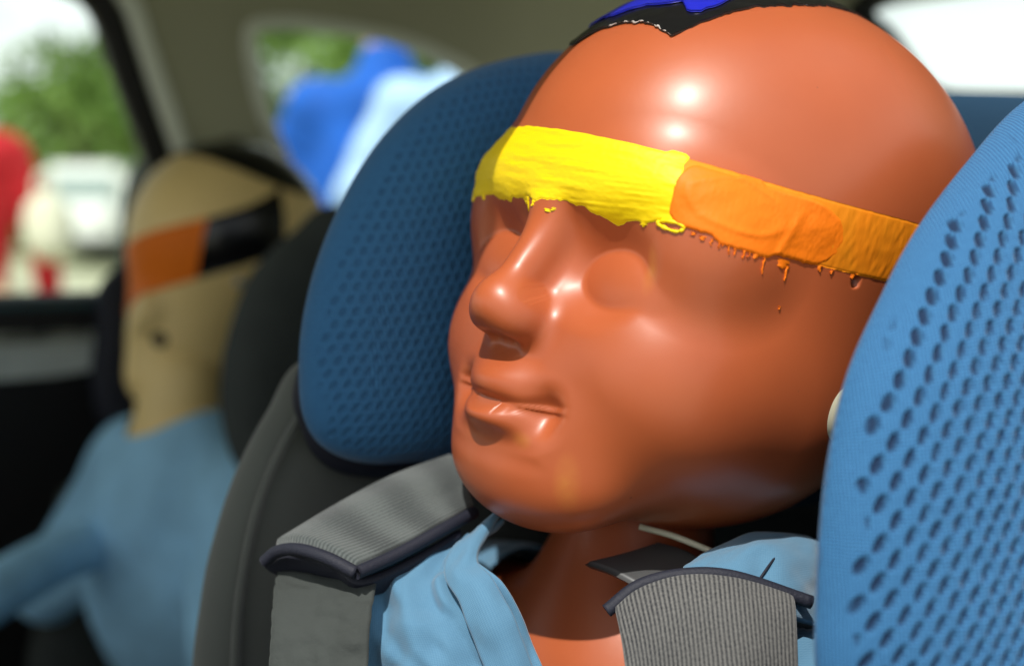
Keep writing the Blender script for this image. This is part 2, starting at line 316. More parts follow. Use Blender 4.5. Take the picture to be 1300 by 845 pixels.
def pillow(name, outline, P0, n, T, m, parent, rings=30, per=200, p=4., back=None, holes=None, side=None, bulge=0., roll=0., hs=1.):
    """upholstered pad: closed outline (pixels hit on the plane, or world points), real thickness T towards n"""
    n = np.asarray(n, float); n /= np.linalg.norm(n)
    W = np.array([hit(*q, P0, n) if len(q) == 2 else q for q in outline])
    W = np.concatenate([W, W[:1]])
    Q = np.concatenate([W[-3:-1], W, W[1:3]]); kk = len(Q)
    C_ = catmull(Q, (kk - 1) * 12 + 1)[24:-24 * 1]; C_ = C_[:len(W) * 12 - 12 + 1]
    L = np.concatenate([[0], np.cumsum(np.linalg.norm(np.diff(C_, axis=0), axis=1))]); s = np.linspace(0, L[-1], per, endpoint=False)
    C_ = np.stack([np.interp(s, L, C_[:, i]) for i in range(3)], 1)
    c = C_.mean(0) if side is None else side
    up = np.array([0, 0, 1.]); e1 = np.cross(up, n); e1 /= np.linalg.norm(e1); e2 = np.cross(n, e1)
    V = []; UV = []; H = []
    sc = np.concatenate([1 - (1 - np.cos(np.linspace(0, np.pi / 2, rings // 3))) * .10, np.linspace(.9, 0.002, rings - rings // 3 + 1)[1:]])
    for sg, TT in ((1, T), (-1, T if back is None else back)):
        for r_ in (sc if sg > 0 else sc[1:]):
            P = c + (C_ - c) * r_; h = TT * (max(0, 1 - r_ ** (p * 4 if False else p * 3))) ** .5 + bulge * (1 - r_ ** 2) * (sg > 0)
            u = (P - c) @ e1; v = (P - c) @ e2; hd = 0; hh = np.zeros(len(P))
            if holes and sg > 0:
                pu, pv, ru, rv, depth, m0 = holes
                uu = u + .0020 * np.sin(v * 30) - .22 * v; vv = v + .002 * np.sin(u * 55) - .10 * u
                row = np.floor(vv / pv); fu = (uu / pu + .5 * (row % 2)); du = (fu - np.floor(fu) - .5) * pu; dv = (vv / pv - row - .5) * pv
                jx = (vnoise(np.floor(fu) + .5, row + .5, 3) - .5) * .0006
                q = ((du + jx - dv * .22) / ru) ** 2 + (dv / rv) ** 2
                dist = (1 - r_) * np.linalg.norm(C_ - c, axis=1)
                fade = smoothstep(m0 * .6, m0 * 1.4, dist + .004 * (vnoise(u * 120, v * 120, 5) - .5)); hh = (1 - smoothstep(.45, 1.15, q)) * fade
                hd = -depth * hh
                hd = hd - roll * smoothstep(.026, .056, dist) + .0004 * (vnoise(u * 160, v * 160, 9) - .5)
            V.append(P + n * sg * (h + (hd[:, None] if holes and sg > 0 else 0)) if not (holes and sg > 0) else P + n * (h + hd)[:, None])
            ext = max(0., TT - h) * 1.1; du_ = np.stack([u, v], 1); du_ = du_ / (np.linalg.norm(du_, axis=1, keepdims=True) + 1e-9)
            UV.append(np.stack([u, v], 1) + du_ * ext); H.append(hh)
    k1 = len(sc); V = np.array(V); F = []
    nr = len(V); tot = V.reshape(-1, 3)
    i = np.arange(per); i2 = (i + 1) % per
    for a in range(k1 - 1): F.append(np.stack([a * per + i, a * per + i2, (a + 1) * per + i2, (a + 1) * per + i], 1))
    F.append(np.stack([i, k1 * per + i, k1 * per + i2, i2], 1))
    for a in range(k1, nr - 1): F.append(np.stack([a * per + i2, a * per + i, (a + 1) * per + i, (a + 1) * per + i2], 1))
    return obj(name, tot, np.concatenate(F), m, parent, uv=np.concatenate(UV), attr=np.concatenate(H) * hs if holes else None)
# ------------------------------------------------------------------ signed distance sculpting (millimetres)
def ell(p, c, r, rot=0):
    q = p - np.array(c, float)
    if rot:
        cs, sn = math.cos(rot), math.sin(rot); q = np.stack([q[:, 0], q[:, 1] * cs + q[:, 2] * sn, -q[:, 1] * sn + q[:, 2] * cs], 1)
    r = np.array(r, float); k0 = np.linalg.norm(q / r, axis=1); k1 = np.linalg.norm(q / r ** 2, axis=1) + 1e-9
    return k0 * (k0 - 1) / k1
def cone(p, a, b, ra, rb):
    a = np.array(a, float); b = np.array(b, float); ab = b - a; t = np.clip(((p - a) @ ab) / (ab @ ab), 0, 1)
    return np.linalg.norm(p - a - t[:, None] * ab, axis=1) - (ra + (rb - ra) * t)
def smin(a, b, k): h = np.clip(.5 + .5 * (b - a) / k, 0, 1); return b * (1 - h) + a * h - k * h * (1 - h)
def smax(a, b, k): return -smin(-a, -b, k)
def solve(f, dirs, o, lo=20, hi=190, it=20):
    a = np.full(len(dirs), float(lo)); b = np.full(len(dirs), float(hi)); o = np.array(o, float)
    for _ in range(it):
        c = (a + b) / 2; s = f(o + dirs * c[:, None]) < 0; a = np.where(s, c, a); b = np.where(s, b, c)
    return (a + b) / 2
def head_sdf(p):
    q = p.copy(); q[:, 0] = np.sqrt(q[:, 0] ** 2 + .3)             # mirror, softened at the midline
    d = ell(p, (0, -22, 31), (93, 115, 93))
    d = smin(d, ell(p, (0, 4, -40), (84, 88, 69)), 24)               # lower face and jaw
    d = smin(d, ell(q, (38, 45, -44), (37, 39, 38)), 18)             # cheeks
    d = smin(d, ell(p, (0, 68, -89), (42, 26, 24)), 26)              # chin
    d = smin(d, ell(p, (0, 62, -64), (38, 33, 28)), 16)              # muzzle
    d = smin(d, ell(q, (32, 70, 25), (32, 16, 12)), 16)              # brow
    d = smin(d, ell(q, (55, 52, 6), (21, 26, 26)), 14)               # temple and cheekbone
    d = smax(d, -ell(q, (32, 101.5, -8), (24.5, 27, 19)), 9)        # eye sockets
    d = smax(d, -ell(q, (16, 101, 0), (7, 16, 15)), 8)
    d = smin(d, ell(q, (32.5, 65.2, -15), (29, 16.1, 22), .06), 1.5)  # closed eyeballs
    d = smin(d, cone(p, (0, 81, 16), (0, 99.5, -24), 6, 8.2), 9)      # nose ridge
    d = smin(d, ell(p, (0, 102.5, -28.5), (10, 10.5, 9.5)), 8)           # tip
    d = smin(d, ell(q, (8.2, 96, -32.5), (7, 10.5, 8)), 9)           # wings
    d = smax(d, -ell(q, (5.5, 103, -42), (3.5, 7, 2.2)), 4)          # nostril hollows
    d = smax(d, -cone(p, (0, 105, -44), (0, 105.5, -53), 2.4, 3.2), 5) # philtrum
    t = np.clip(q[:, 0] / 20, 0, 1.7)
    # lips follow a curve that wraps round the muzzle
    w = p.copy(); w[:, 1] += 7.0 * t ** 2; w[:, 2] -= .9 * t ** 2
    up = ell(w, (0, 90.3, -57), (21, 12.5, 8.0)); lo = ell(w, (0, 91.3, -70.5), (19, 13.2, 7.2))
    d = smin(d, up, 8); d = smin(d, lo, 5)
    d = smax(d, -ell(w, (0, 107.5, -64.3), (20, 9.3, 1.6)), 3.6)     # mouth slit
    d = smax(d, -ell(w, (0, 108, -82), (18, 9, 4.5)), 9)             # hollow under the lip
    d = smax(d, -ell(q, (25, 94, -64), (3.5, 6, 6)), 9)              # mouth corner
    d = smax(d, -ell(q, (86.7, 8.6, 6.8), (8, 1.6, 2.2)), .8)           # small screw hole
    return d
def sphere_dirs(nt_, np_, front=0.):
    th = np.linspace(.0005, np.pi - .0005, nt_)[:, None]; ph = np.linspace(0, 2 * np.pi, np_, endpoint=False)[None]
    ph = ph - front * np.sin(ph) ; x = np.sin(ph) * np.sin(th); y = np.cos(ph) * np.sin(th); z = np.cos(th) + 0 * ph
    return np.stack([x, y, z], -1)
def star_mesh(name, f, origin, m, parent, nt_=300, np_=500, front=0., hi=190, keep=None, post=None, lo=20):
    D = sphere_dirs(nt_, np_, front).transpose(1, 0, 2).reshape(-1, 3); r = solve(f, D, origin, lo, hi); V = np.array(origin) + D * r[:, None]
    if post: V = post(V, D)
    F = grid_faces(np_, nt_, True)[:, ::-1]
    if keep is not None:
        k = keep(V); F = F[k[F].all(1)]
    return V, F
# ------------------------------------------------------------------ placement of the main head
def frame(yaw, pitch, roll, C):
    a, p, r = R(yaw), R(pitch), R(roll); ca, sa, cp, sp = math.cos(a), math.sin(a), math.cos(p), math.sin(p)
    Lh = np.array([ca, -sa, 0]); F = np.array([-sa * cp, -ca * cp, sp]); U = -np.cross(Lh, F)
    if U[2] < 0: U = -U
    L = Lh * math.cos(r) - U * math.sin(r); U = U * math.cos(r) + Lh * math.sin(r)
    A = M3 @ np.stack([L, F, U], 1); c = c2w(C)
    return A, c
def mat4(A, c):
    m = Matrix.Identity(4)
    for i in range(3):
        for j in range(3): m[i][j] = A[i, j]
        m[i][3] = c[i]
    return m
HA, HC = frame(50, 7, 10, (.079, .529, .026))
HL, HF, HU = HA[:, 0], HA[:, 1], HA[:, 2]
def H(l, f, u): return HC + HL * l / 1000 + HF * f / 1000 + HU * u / 1000
dummy = thing('crash_test_dummy', 'terracotta child crash test dummy with yellow and orange paint band across the forehead', 'crash test dummy', None, rot=mat4(HA, HC))
O0 = (0, 12, 0)
def local(V): return np.asarray(V) / 1000
def lobj(name, Vmm, F, m, parent, **k):
    o = obj(name, local(Vmm), F, m, None, **k); o.parent = parent; return o
V, F = star_mesh('head', head_sdf, O0, M['skin'], dummy, 520, 760, .45)
head = lobj('head', V, F, M['skin'], dummy)
# --- shells lying on the head: built in (angle, height) with real thickness
def on_head(ang, z, off):
    """point on the head surface at azimuth ang (0 = forward, + to its left) and local height z, lifted by off mm"""
    a = np.ravel(ang); zz = np.ravel(z); o = np.stack([0 * a, -10 + 0 * a, zz], 1); D = np.stack([np.sin(a), np.cos(a), 0 * a], 1)
    lo = np.full(len(a), 20.); hi = np.full(len(a), 190.)
    for _ in range(22):
        c = (lo + hi) / 2; s = head_sdf(o + D * c[:, None]) < 0; lo = np.where(s, c, lo); hi = np.where(s, hi, c)
    return o + D * (lo + np.ravel(off))[:, None]
def shell(name, a0, a1, top, bot, thick, m, parent, nu=500, nv=60, base=0., edge=1.2, **k):
    """ragged shell: top/bot give z at each angle; thick(ang,z) mm"""
    A = np.linspace(a0, a1, nu); zt = top(A); zb = bot(A); t = np.linspace(0, 1, nv)[None]
    Z = zb[:, None] * (1 - t) + zt[:, None] * t; AA = A[:, None] + 0 * Z
    de = np.minimum(np.minimum(Z - zb[:, None], zt[:, None] - Z), np.minimum(AA - a0, a1 - AA) * 95) / edge
    e = np.sqrt(1 - (1 - np.clip(de, 0, 1)) ** 2)
    T = on_head(AA, Z, (base + thick(AA, Z) * e).ravel()); B = on_head(AA, Z, np.full(AA.size, -.25))
    n_ = nu * nv; f = grid_faces(nu, nv); fb = f[:, ::-1] + n_
    i = np.arange(nu - 1); j = np.arange(nv - 1)
    S = [np.stack([i * nv, (i + 1) * nv, (i + 1) * nv + n_, i * nv + n_], 1), np.stack([(i + 1) * nv + nv - 1, i * nv + nv - 1, i * nv + nv - 1 + n_, (i + 1) * nv + nv - 1 + n_], 1),
         np.stack([j + 1, j, j + n_, j + 1 + n_], 1), np.stack([(nu - 1) * nv + j, (nu - 1) * nv + j + 1, (nu - 1) * nv + j + 1 + n_, (nu - 1) * nv + j + n_], 1)]
    return lobj(name, np.concatenate([T, B]), np.concatenate([f, fb] + S), m, parent, **k)
n1 = lambda x, s: vnoise(x * s, x * 0 + .5, 1) - .5
def tab(x, xs, ys): return catmull_tab(np.asarray(x, float), np.array(xs), np.array(ys))
def catmull_tab(x, xs, ys):
    d = np.gradient(ys, xs); i = np.clip(np.searchsorted(xs, x) - 1, 0, len(xs) - 2); h = xs[i + 1] - xs[i]; t = np.clip((x - xs[i]) / h, 0, 1)
    return (2 * t ** 3 - 3 * t ** 2 + 1) * ys[i] + (t ** 3 - 2 * t ** 2 + t) * h * d[i] + (-2 * t ** 3 + 3 * t ** 2) * ys[i + 1] + (t ** 3 - t ** 2) * h * d[i + 1]
def b_top(A): return tab(A, [-2, -.6, 0, .4, .7, 1.1, 1.6, 2.4], [40, 41, 41, 38.4, 35.7, 33.6, 33.6, 35])
def b_bot(A): return b_top(A) - 24
def y_bot(A):
    ov = 1.6 + 3.2 * np.clip(vnoise(A * 7, A * 0 + .3, 3) * 1.5 - .35, 0, 1) + 1.3 * vnoise(A * 26, A * 0, 5) + .6 * vnoise(A * 70, A * 0, 6)
    ov += 2.2 * np.exp(-((A - .36) / .05) ** 2) + 1.5 * np.exp(-((A + .05) / .12) ** 2)
    return b_bot(A) - ov * (1 - smoothstep(.44, .54, A)) + .2
def th_y(A, Z): 
    fr = smoothstep(-.35, -.8, A)
    st = vnoise(A * 5, Z * .42 + A * 3, 2); st2 = vnoise(A * 9, Z * 1.0 - A * 4, 6)
    return .50 + .32 * (st - .5) + .22 * (st2 - .5) * smoothstep(.3, .8, vnoise(A * 4, Z * .15, 7)) + .10 * (vnoise(A * 60, Z * .9, 4) - .5) + fr * .9 * (vnoise(A * 20, Z * .5, 11) - .4)
band = shell('yellow_paint_band', -1.55, .57, lambda A: b_top(A) + .35 * n1(A, 25) + 1.6 * np.maximum(0, n1(A, 14)) * (A < .1) + 1.8 * smoothstep(-.15, -.5, A) * vnoise(A * 30, A * 0, 9)
      + 1.3 * smoothstep(.05, .02, np.abs(A - .53)), y_bot, th_y, M['yellow'], dummy, 1000, 80)
shell('orange_paint_band', .555, 2.2, lambda A: b_top(A) - .25 + .3 * n1(A, 40), lambda A: b_bot(A) + .3 * n1(A, 30), lambda A, Z: .38 + .24 * (vnoise(A * 55, Z * .3, 8) - .5), M['thin_orange'], dummy, 400, 40)
# thick orange smear with soft finger marks
def o_top(A):
    return b_top(A) - 1.6 - 9 * np.clip((.62 - A) / .07, 0, 1) ** 3 + 1.5 * smoothstep(.06, .03, np.abs(A - .80)) - 7 * smoothstep(1.0, 1.27, A) ** 2
def o_bot(A): return b_bot(A) - .2 + 4 * np.clip((.60 - A) / .05, 0, 1) ** 2 - 2.2 * smoothstep(.70, .74, A) * (1 - smoothstep(.9, .96, A)) - .8 * np.abs(n1(A, 60)) - .6 * np.maximum(0, n1(A, 160)) * smoothstep(.68, .72, A) + 9 * smoothstep(1.08, 1.27, A) ** 2
def th_o(A, Z):
    c = ((A - .78) / .17) ** 2 + ((Z - b_bot(A) - 12.5) / 9) ** 2; q = np.sqrt(c) + .25 * (vnoise(A * 8, Z * .15, 16) - .5)
    return (1 - .75 * smoothstep(1.05, 1.26, A)) * 1.0 + .4 * np.exp(-((q - 1) / .13) ** 2) - .25 * np.exp(-c * 2) + .7 * (vnoise(A * 6, Z * .09, 12) - .5) + .3 * (vnoise(A * 22, Z * .22, 14) - .5) + .10 * (vnoise(A * 90, Z * .6, 15) - .5) + .5 * np.exp(-((A - 1.0 - .004 * (Z - 22)) / .02) ** 2) * smoothstep(30, 22, Z)
shell('orange_paint_smear', .55, 1.27, o_top, o_bot, th_o, M['orange'], dummy, 600, 110, edge=1.6)
# paint drips and crumbs below the band, joined per colour
def drips(name, items, m):
    Vs, Fs = [], []; off = 0
    for (a, dz0, dz1, wd, ta) in items:
        k = 9; zz = b_bot(np.array([a]))[0] + np.linspace(dz0, dz1, k); ww = wd * (1 - ta * np.linspace(0, 1, k)) * (1 + .25 * rng.normal(size=k)); ww[-1] *= .3
        aa = a + rng.normal(scale=.0025, size=k)
        for c_ in range(5):
            s = (c_ / 4 - .5) * 2
            Vs.append(on_head(aa + s * ww / 95, zz, np.full(k, .75 * math.sqrt(max(0, 1 - s * s)) - .05)))
        f = grid_faces(5, k) + off; Fs.append(f); off += 5 * k
    return [lobj(name, np.asarray(v), grid_faces(5, 9), m, dummy) for v in np.split(np.concatenate(Vs), len(items))]
di = [(.71 + .019 * i + rng.normal() * .006, -1.5, -rng.uniform(2.6, 5.5), rng.uniform(.25, .5), .6) for i in range(8)]
di += [(.645, -.9, -2.2, .8, .5), (.675, -1.4, -3, 1.1, .4), (.90, -1.5, -8.5, .5, .5), (.865, -1, -4, 1.6, .5), (.985, -1.2, -4.5, 2.6, .3), (1.01, -3, -8.5, .7, .4), (1.16, 0, -2, 1.0, .5),
       (1.22, -.3, -1.8, .8, .5), (1.33, 0, -1.8, 1.5, .4), (1.02, -17.5, -18.8, .45, .2)]
drips('orange_paint_drip', di, M['orange'])
dy = [(-.12, -3, -8.5, 1.3, .2), (-.14, -3, -6, 2.4, .4), (-.05, -4, -6.5, 1.6, .5), (.045, -6.2, -7.4, 1.6, .1), (.065, -5.2, -6.6, .8, .1), (-.5, -2, -6, 1.6, .4), (-.62, -2, -7, 1.2, .4), (.46, -2, -4, 1.4, .4)]
drips('yellow_paint_drip', dy, M['yellow'])
# loose loop of yellow paint
lp = [on_head(np.array([.565 + (.045 + .008 * math.sin(2 * t)) * math.cos(t)]), np.array([b_bot(np.array([.57]))[0] - .9 + (1.5 + .3 * math.cos(t)) * math.sin(t) - 8 * .07 * math.cos(t)]), .5)[0] for t in np.linspace(0, 2 * math.pi, 22, endpoint=False)]
o = tube('yellow_paint_loop', np.array(lp) / 1000, vnoise(np.arange(23) * .8, np.zeros(23), 3) * .0006 + .0004, M['yellow'], None, 8, 80, True); o.parent = dummy
# tape cap on the crown, ragged lower edge, blue paint on top
def cap(name, rfun, off, m, nr=60, na=500, r0=0., center=(0., 0.), wr=.8):
    ph = np.linspace(0, 2 * np.pi, na, endpoint=False); rr = rfun(ph)
    T = np.linspace(r0, 1, nr)[None] * rr[:, None]
    x = (T * np.sin(ph)[:, None] + center[0]).ravel(); y = (T * np.cos(ph)[:, None] + center[1]).ravel()
    D = np.stack([x, y, 70 + 0 * x], 1); D /= np.linalg.norm(D, axis=1, keepdims=True)
    r = solve(head_sdf, D, O0)
    rim = np.clip((1 - np.linspace(r0, 1, nr)[None]) * rr[:, None] / 3., 0, 1).ravel()
    o_ = off * np.ones(len(r)) + wr * (vnoise(x * .12, y * .12, 21)) + wr * .6 * vnoise(x * .4, y * .4, 22) * (1 - .5 * rim)
    P = np.array(O0) + D * (r + o_)[:, None]; B = np.array(O0) + D * (r + o_ - .6)[:, None]
    f = grid_faces(na, nr, True); n_ = na * nr; i = np.arange(na); i2 = (i + 1) % na
    rimf = np.stack([i * nr + nr - 1, i2 * nr + nr - 1, i2 * nr + nr - 1 + n_, i * nr + nr - 1 + n_], 1)
    return lobj(name, np.concatenate([P, B]), np.concatenate([f[:, ::-1], f + n_, rimf]), m, dummy), P.reshape(na, nr, 3)
wrap = lambda ph: (ph + np.pi) % (2 * np.pi) - np.pi
def cap_r(ph):
    a = wrap(ph)
    r = np.interp(a, [-3.15, -1.5, -.6, -.35, -.2, .04, .25, .42, .5, .58, .72, .9, 1.3, 1.75, 2.2, 3.15], [38, 50, 56, 61, 52, 47.6, 49.5, 54.6, 48, 43, 36.5, 31, 27, 25, 28.3, 38])
    return r + 1.3 * (vnoise(a * 30, a * 0, 32) - .5) + .8 * (vnoise(a * 80, a * 0, 33) - .5)
capo, capP = cap('tape_cap', cap_r, .35, M['tape'], center=(0, -2))
cap('blue_paint_patch', lambda ph: np.interp(wrap(ph), [-3.15, -1.5, -.6, .1, .3, .45, .55, .7, .9, 1.7, 3.15], [20, 36, 46, 36, 35, 40, 36, 29, 22, 14, 20]) + 3 * (vnoise(wrap(ph) * 7, ph * 0, 41) - .5) + 1.5 * (vnoise(wrap(ph) * 30, ph * 0, 42) - .5), 1.2, M['blue_smear'], 40, 300, center=(0, -2), wr=.8)
ia = [int(q) % 500 for q in np.linspace(-12, 33, 60)]
rimpts = [capP[i, -1] for i in ia]
o = tube('torn_edge_highlight', np.array(rimpts) / 1000, np.clip(vnoise(np.arange(60) * .45, np.zeros(60), 51) - .35, 0.01, 1) * .0011, M['highlight_edge'], None, 6, 240); o.parent = dummy  # highlight on the torn tape edge, built as a broken pale line
# ear bolt and mould seam
bo_V, bo_F = star_mesh('b', lambda p: ell(p, (0, 0, 0), (7, 12, 13)), (0, 0, 0), None, None, 30, 40, lo=1, hi=30)
bolt = lobj('neck_bolt', bo_V + np.array([80, -6, -41]), bo_F, M['ivory'], dummy)
sm = [on_head(np.array([1.497 + .048 * (z - 37) / 47]), np.array([z]), -.42)[0] for z in np.linspace(38, 100, 12)]
o = tube('mould_seam', np.array(sm) / 1000, .0004, M['skin'], None, 6, 60); o.parent = dummy

# ------------------------------------------------------------------ dummy body, shirt, neck
def shell_star(name, f, origin, m, parent, nt_, np_, keep=None, lo=5, hi=260, thick=0, **k):
    V, F = star_mesh(name, f, origin, m, parent, nt_, np_, 0, hi, keep, None, lo); return lobj(name, V, F, m, parent, **k)
# body frame: upright, less turned than the head (millimetres, origin below the chin)
BA, BC = frame(50, 4, 3, (.040, .548, -.200))
body_inv = None
def body_local(V): return ((BC + np.asarray(V) / 1000 @ BA.T) - HC) @ HA * 1000
def torso(p):
    q = p.copy(); q[:, 0] = np.abs(q[:, 0])
    d = ell(p, (0, 0, -20), (98, 62, 118)); d = smin(d, ell(q, (78, -8, 40), (46, 40, 42)), 30)
    d = smin(d, cone(q, (105, -8, 40), (150, 20, -90), 33, 26), 25)
    d = smin(d, cone(p, (0, -2, 60), (0, -8, 120), 44, 34), 25); return d
V, F = star_mesh('t', torso, (0, 0, 0), None, None, 160, 240, lo=5, hi=260)
lobj('torso', body_local(V), F, M['skin'], dummy)
def shirt(p):
    return torso(p) - 5.
V, F = star_mesh('t', shirt, (0, 0, 0), None, None, 240, 360, lo=5, hi=260)
wn = vnoise(V[:, 0] * .045, V[:, 2] * .03, 61) * 5 + vnoise(V[:, 0] * .12 + V[:, 2] * .05, V[:, 2] * .05, 62) * 3
V = V + (V / np.linalg.norm(V, axis=1, keepdims=True)) * wn[:, None]
k = (V[:, 2] < 92 - 0 * V[:, 0]) & ~((V[:, 1] > -30) & (V[:, 2] > 0) & (np.abs(V[:, 0] - 4) < 12 + .62 * (V[:, 2])))
F = F[k[F].all(1)]
sh = lobj('shirt', body_local(V), F, M['denim'], dummy, uv=V[:, [0, 2]] / 1000)
md = sh.modifiers.new('thickness', 'SOLIDIFY'); md.thickness = .0015; md.offset = 0
# collars and neck hardware (folded cloth sheets)
sheet('shirt_front', pxgrid([[(640, 655, .508), (612, 690, .494), (606, 716, .484), (640, 745, .475), (668, 790, .468), (695, 860, .464)],
    [(612, 664, .509), (583, 700, .492), (576, 730, .481), (600, 768, .472), (625, 812, .465), (650, 872, .461)],
    [(590, 678, .514), (548, 712, .496), (528, 745, .484), (538, 790, .475), (553, 832, .468), (572, 884, .465)],
    [(570, 690, .522), (505, 715, .506), (455, 740, .494), (440, 790, .484), (440, 842, .478), (450, 894, .474)]]), .003, M['denim'], dummy, (110, 110), .0042, 85, seed=5)
sheet('collar', pxgrid([[(640, 650, .506), (616, 682, .492), (607, 712, .481), (628, 738, .472), (655, 790, .465), (690, 880, .460)],
    [(622, 662, .505), (598, 692, .489), (590, 722, .478), (608, 752, .469), (630, 805, .461), (665, 890, .457)],
    [(604, 676, .507), (576, 702, .492), (566, 734, .480), (588, 768, .471), (606, 825, .463), (640, 900, .458)]]), .0032, M['denim'], dummy, (50, 80), .0016, 90, seed=7)
sheet('collar', pxgrid([[(868, 728, .470), (900, 698, .480), (950, 676, .492), (1000, 682, .500), (1060, 700, .515)],
                        [(880, 745, .455), (912, 722, .462), (958, 700, .470), (1002, 700, .478), (1060, 712, .500)],
                        [(892, 770, .450), (925, 752, .455), (962, 738, .460), (1003, 740, .464), (1060, 750, .490)],
                        [(905, 800, .448), (935, 790, .450), (965, 780, .452), (1003, 785, .456), (1060, 800, .48)]]), .004, M['denim'], dummy, (60, 60), .002, 80, seed=11)
tube('collar_stitching', [at(1001, 684, .4975), at(990, 700, .474), at(978, 715, .463), at(962, 738, .457)], .0005, M['navy'], dummy, 6, 30)
sheet('neck_plate', pxgrid([[(742, 716, .488), (775, 728, .481), (812, 748, .474), (850, 775, .468)], [(790, 704, .495), (830, 716, .488), (862, 732, .482), (890, 752, .478)],
                        [(835, 690, .503), (870, 700, .497), (896, 716, .492), (915, 735, .488)]]), .003, mat('dull_neck_steel', (.12, .125, .13), rough=.5, metal=.6), dummy, (30, 30), 0)
tube('neck_rod', [at(812, 668, .50), at(855, 680, .495), at(905, 700, .49)], .0013, M['ivory'], dummy, 12, 20)
# ------------------------------------------------------------------ near child seat
seat = thing('child_seat', 'blue mesh child car seat holding the terracotta dummy, with grey harness pads', 'child car seat', c2w([.1, .62, -.35]))
LH = M3 @ np.array([math.cos(R(52)), -math.sin(R(52)), 0]); FH = M3 @ np.array([-math.sin(R(52)), -math.cos(R(52)), .12]); FH /= np.linalg.norm(FH)
P1 = HC + LH * .128
near = [(1040, 760), (1044, 680), (1054, 590), (1078, 480), (1118, 385), (1168, 290), (1232, 204), (1300, 130), (1385, 85), (1500, 90), (1580, 170), (1610, 400), (1600, 700), (1560, 950), (1400, 1050), (1180, 1050), (1060, 960), (1040, 860)]
pillow('headrest_wing', near, P1, LH, .030, M['blue_mesh'], seat, rings=300, per=1500, p=2.0, back=.012, holes=(.0070, .0056, .0015, .0030, .0019, .0034), bulge=.016)
P2 = HC - LH * .112
far = [(383, 470), (389, 400), (410, 320), (445, 240), (495, 165), (560, 108), (640, 76), (730, 68), (830, 100), (900, 200), (920, 350), (880, 500), (760, 580), (640, 588), (540, 586), (465, 588), (415, 570), (389, 532)]
pillow('headrest_wing', far, P2, LH, .022, M['blue_mesh'], seat, rings=260, per=1300, p=2.5, back=.02, holes=(.0050, .0052, .0015, .0021, .0005, .004), bulge=.012, hs=.3)
# navy pad behind the far wing, showing below its lower edge
low = [at(378, 470, .60), at(384, 545, .60), at(415, 585, .605), at(465, 600, .61), at(540, 600, .62), at(640, 600, .63)]
pillow('wing_backing', [(376, 480), (384, 545), (412, 590), (465, 606), (560, 604), (760, 600), (840, 400), (700, 200), (560, 200), (440, 330)], P2 - LH * .022, LH, .010, M['navy'], seat, rings=24, per=160)
# grey torso side of the seat
P3 = HC - LH * .165
pillow('seat_side', [(392, 455), (345, 520), (308, 590), (280, 670), (260, 760), (250, 900), (300, 1050), (700, 1050), (760, 800), (720, 640), (640, 560), (500, 470)], P3, LH, .020, M['grey_cloth'], seat, rings=60, per=300, bulge=.006)
tube('seat_piping', [hit(x, y, P3 + LH * .022, LH) for x, y in [(398, 500), (362, 560), (335, 620), (316, 690), (303, 770), (298, 860)]], .0022, M['grey_cloth'], seat, 10, 60)
# backrest behind the head
P4 = HC - FH * .165
pillow('headrest_back', [(640, 150), (800, 118), (1000, 112), (1200, 119), (1330, 124), (1450, 140), (1500, 300), (1500, 800), (900, 900), (640, 800), (600, 400)], P4, FH, .016, M['shaded_blue'], seat, rings=40, per=240)
P5 = HC - FH * .10 + np.array([0, 0, -.2])
pillow('seat_back', [(560, 560), (900, 640), (1250, 640), (1500, 900), (1300, 1200), (500, 1200), (420, 800)], HC - FH * .13, FH, .012, M['charcoal'], seat, rings=30, per=160)
# harness pads: thick, edged in navy
def pad(rows, m, th, seed, edge_rows, nn=(70, 60)):
    p_ = sheet('harness_pad', pxgrid(rows), th, m, seat, nn, .0006, 60, seed=seed)
    for e in edge_rows: tube('binding', [at(*q) for q in e], .0026, M['navy'], p_, 10, 50)
    return p_
pad([[(350, 694, .500), (420, 650, .515), (490, 612, .530), (575, 580, .550)],
     [(375, 690, .488), (440, 655, .503), (515, 622, .518), (590, 596, .538)],
     [(415, 700, .478), (470, 680, .492), (535, 650, .508), (595, 620, .528)],
     [(452, 722, .472), (505, 698, .486), (560, 668, .502), (600, 645, .520)]], M['rib_cloth'], .006, 1,
    [[(336, 712, .497), (352, 700, .493), (378, 697, .484), (415, 708, .475), (452, 727, .469)], [(452, 727, .469), (505, 703, .483), (560, 673, .499), (602, 650, .517)]])
sheet('harness_pad_lining', pxgrid([[(330, 712, .505), (380, 702, .496), (430, 716, .484), (458, 735, .477), (520, 710, .490), (585, 672, .508)],
     [(345, 722, .508), (385, 722, .500), (430, 730, .488), (462, 744, .481), (524, 722, .494), (588, 684, .512)],
     [(372, 728, .515), (400, 738, .508), (440, 745, .496), (470, 752, .488), (528, 734, .500), (590, 696, .516)]]), .004, M['navy'], seat, (30, 60))
sheet('harness_strap', pxgrid([[(350, 722, .502), (400, 728, .494), (450, 738, .482), (478, 738, .480)], [(345, 790, .480), (395, 795, .474), (440, 795, .466), (470, 792, .464)], [(335, 900, .465), (390, 900, .458), (435, 900, .452), (465, 900, .452)]]), .002, M['charcoal'], seat, (40, 40), .001, 200)
pad([[(780, 772, .452), (815, 745, .455), (868, 731, .456), (930, 734, .456), (1010, 756, .458)],
     [(790, 820, .440), (825, 795, .442), (875, 782, .443), (935, 785, .443), (1012, 805, .446)],
     [(800, 900, .432), (835, 885, .434), (885, 880, .435), (945, 880, .435), (1015, 895, .438)]], M['stripe_cloth'], .006, 3,
    [[(770, 775, .453), (812, 743, .455), (868, 729, .456), (932, 732, .456), (1030, 764, .458)]])
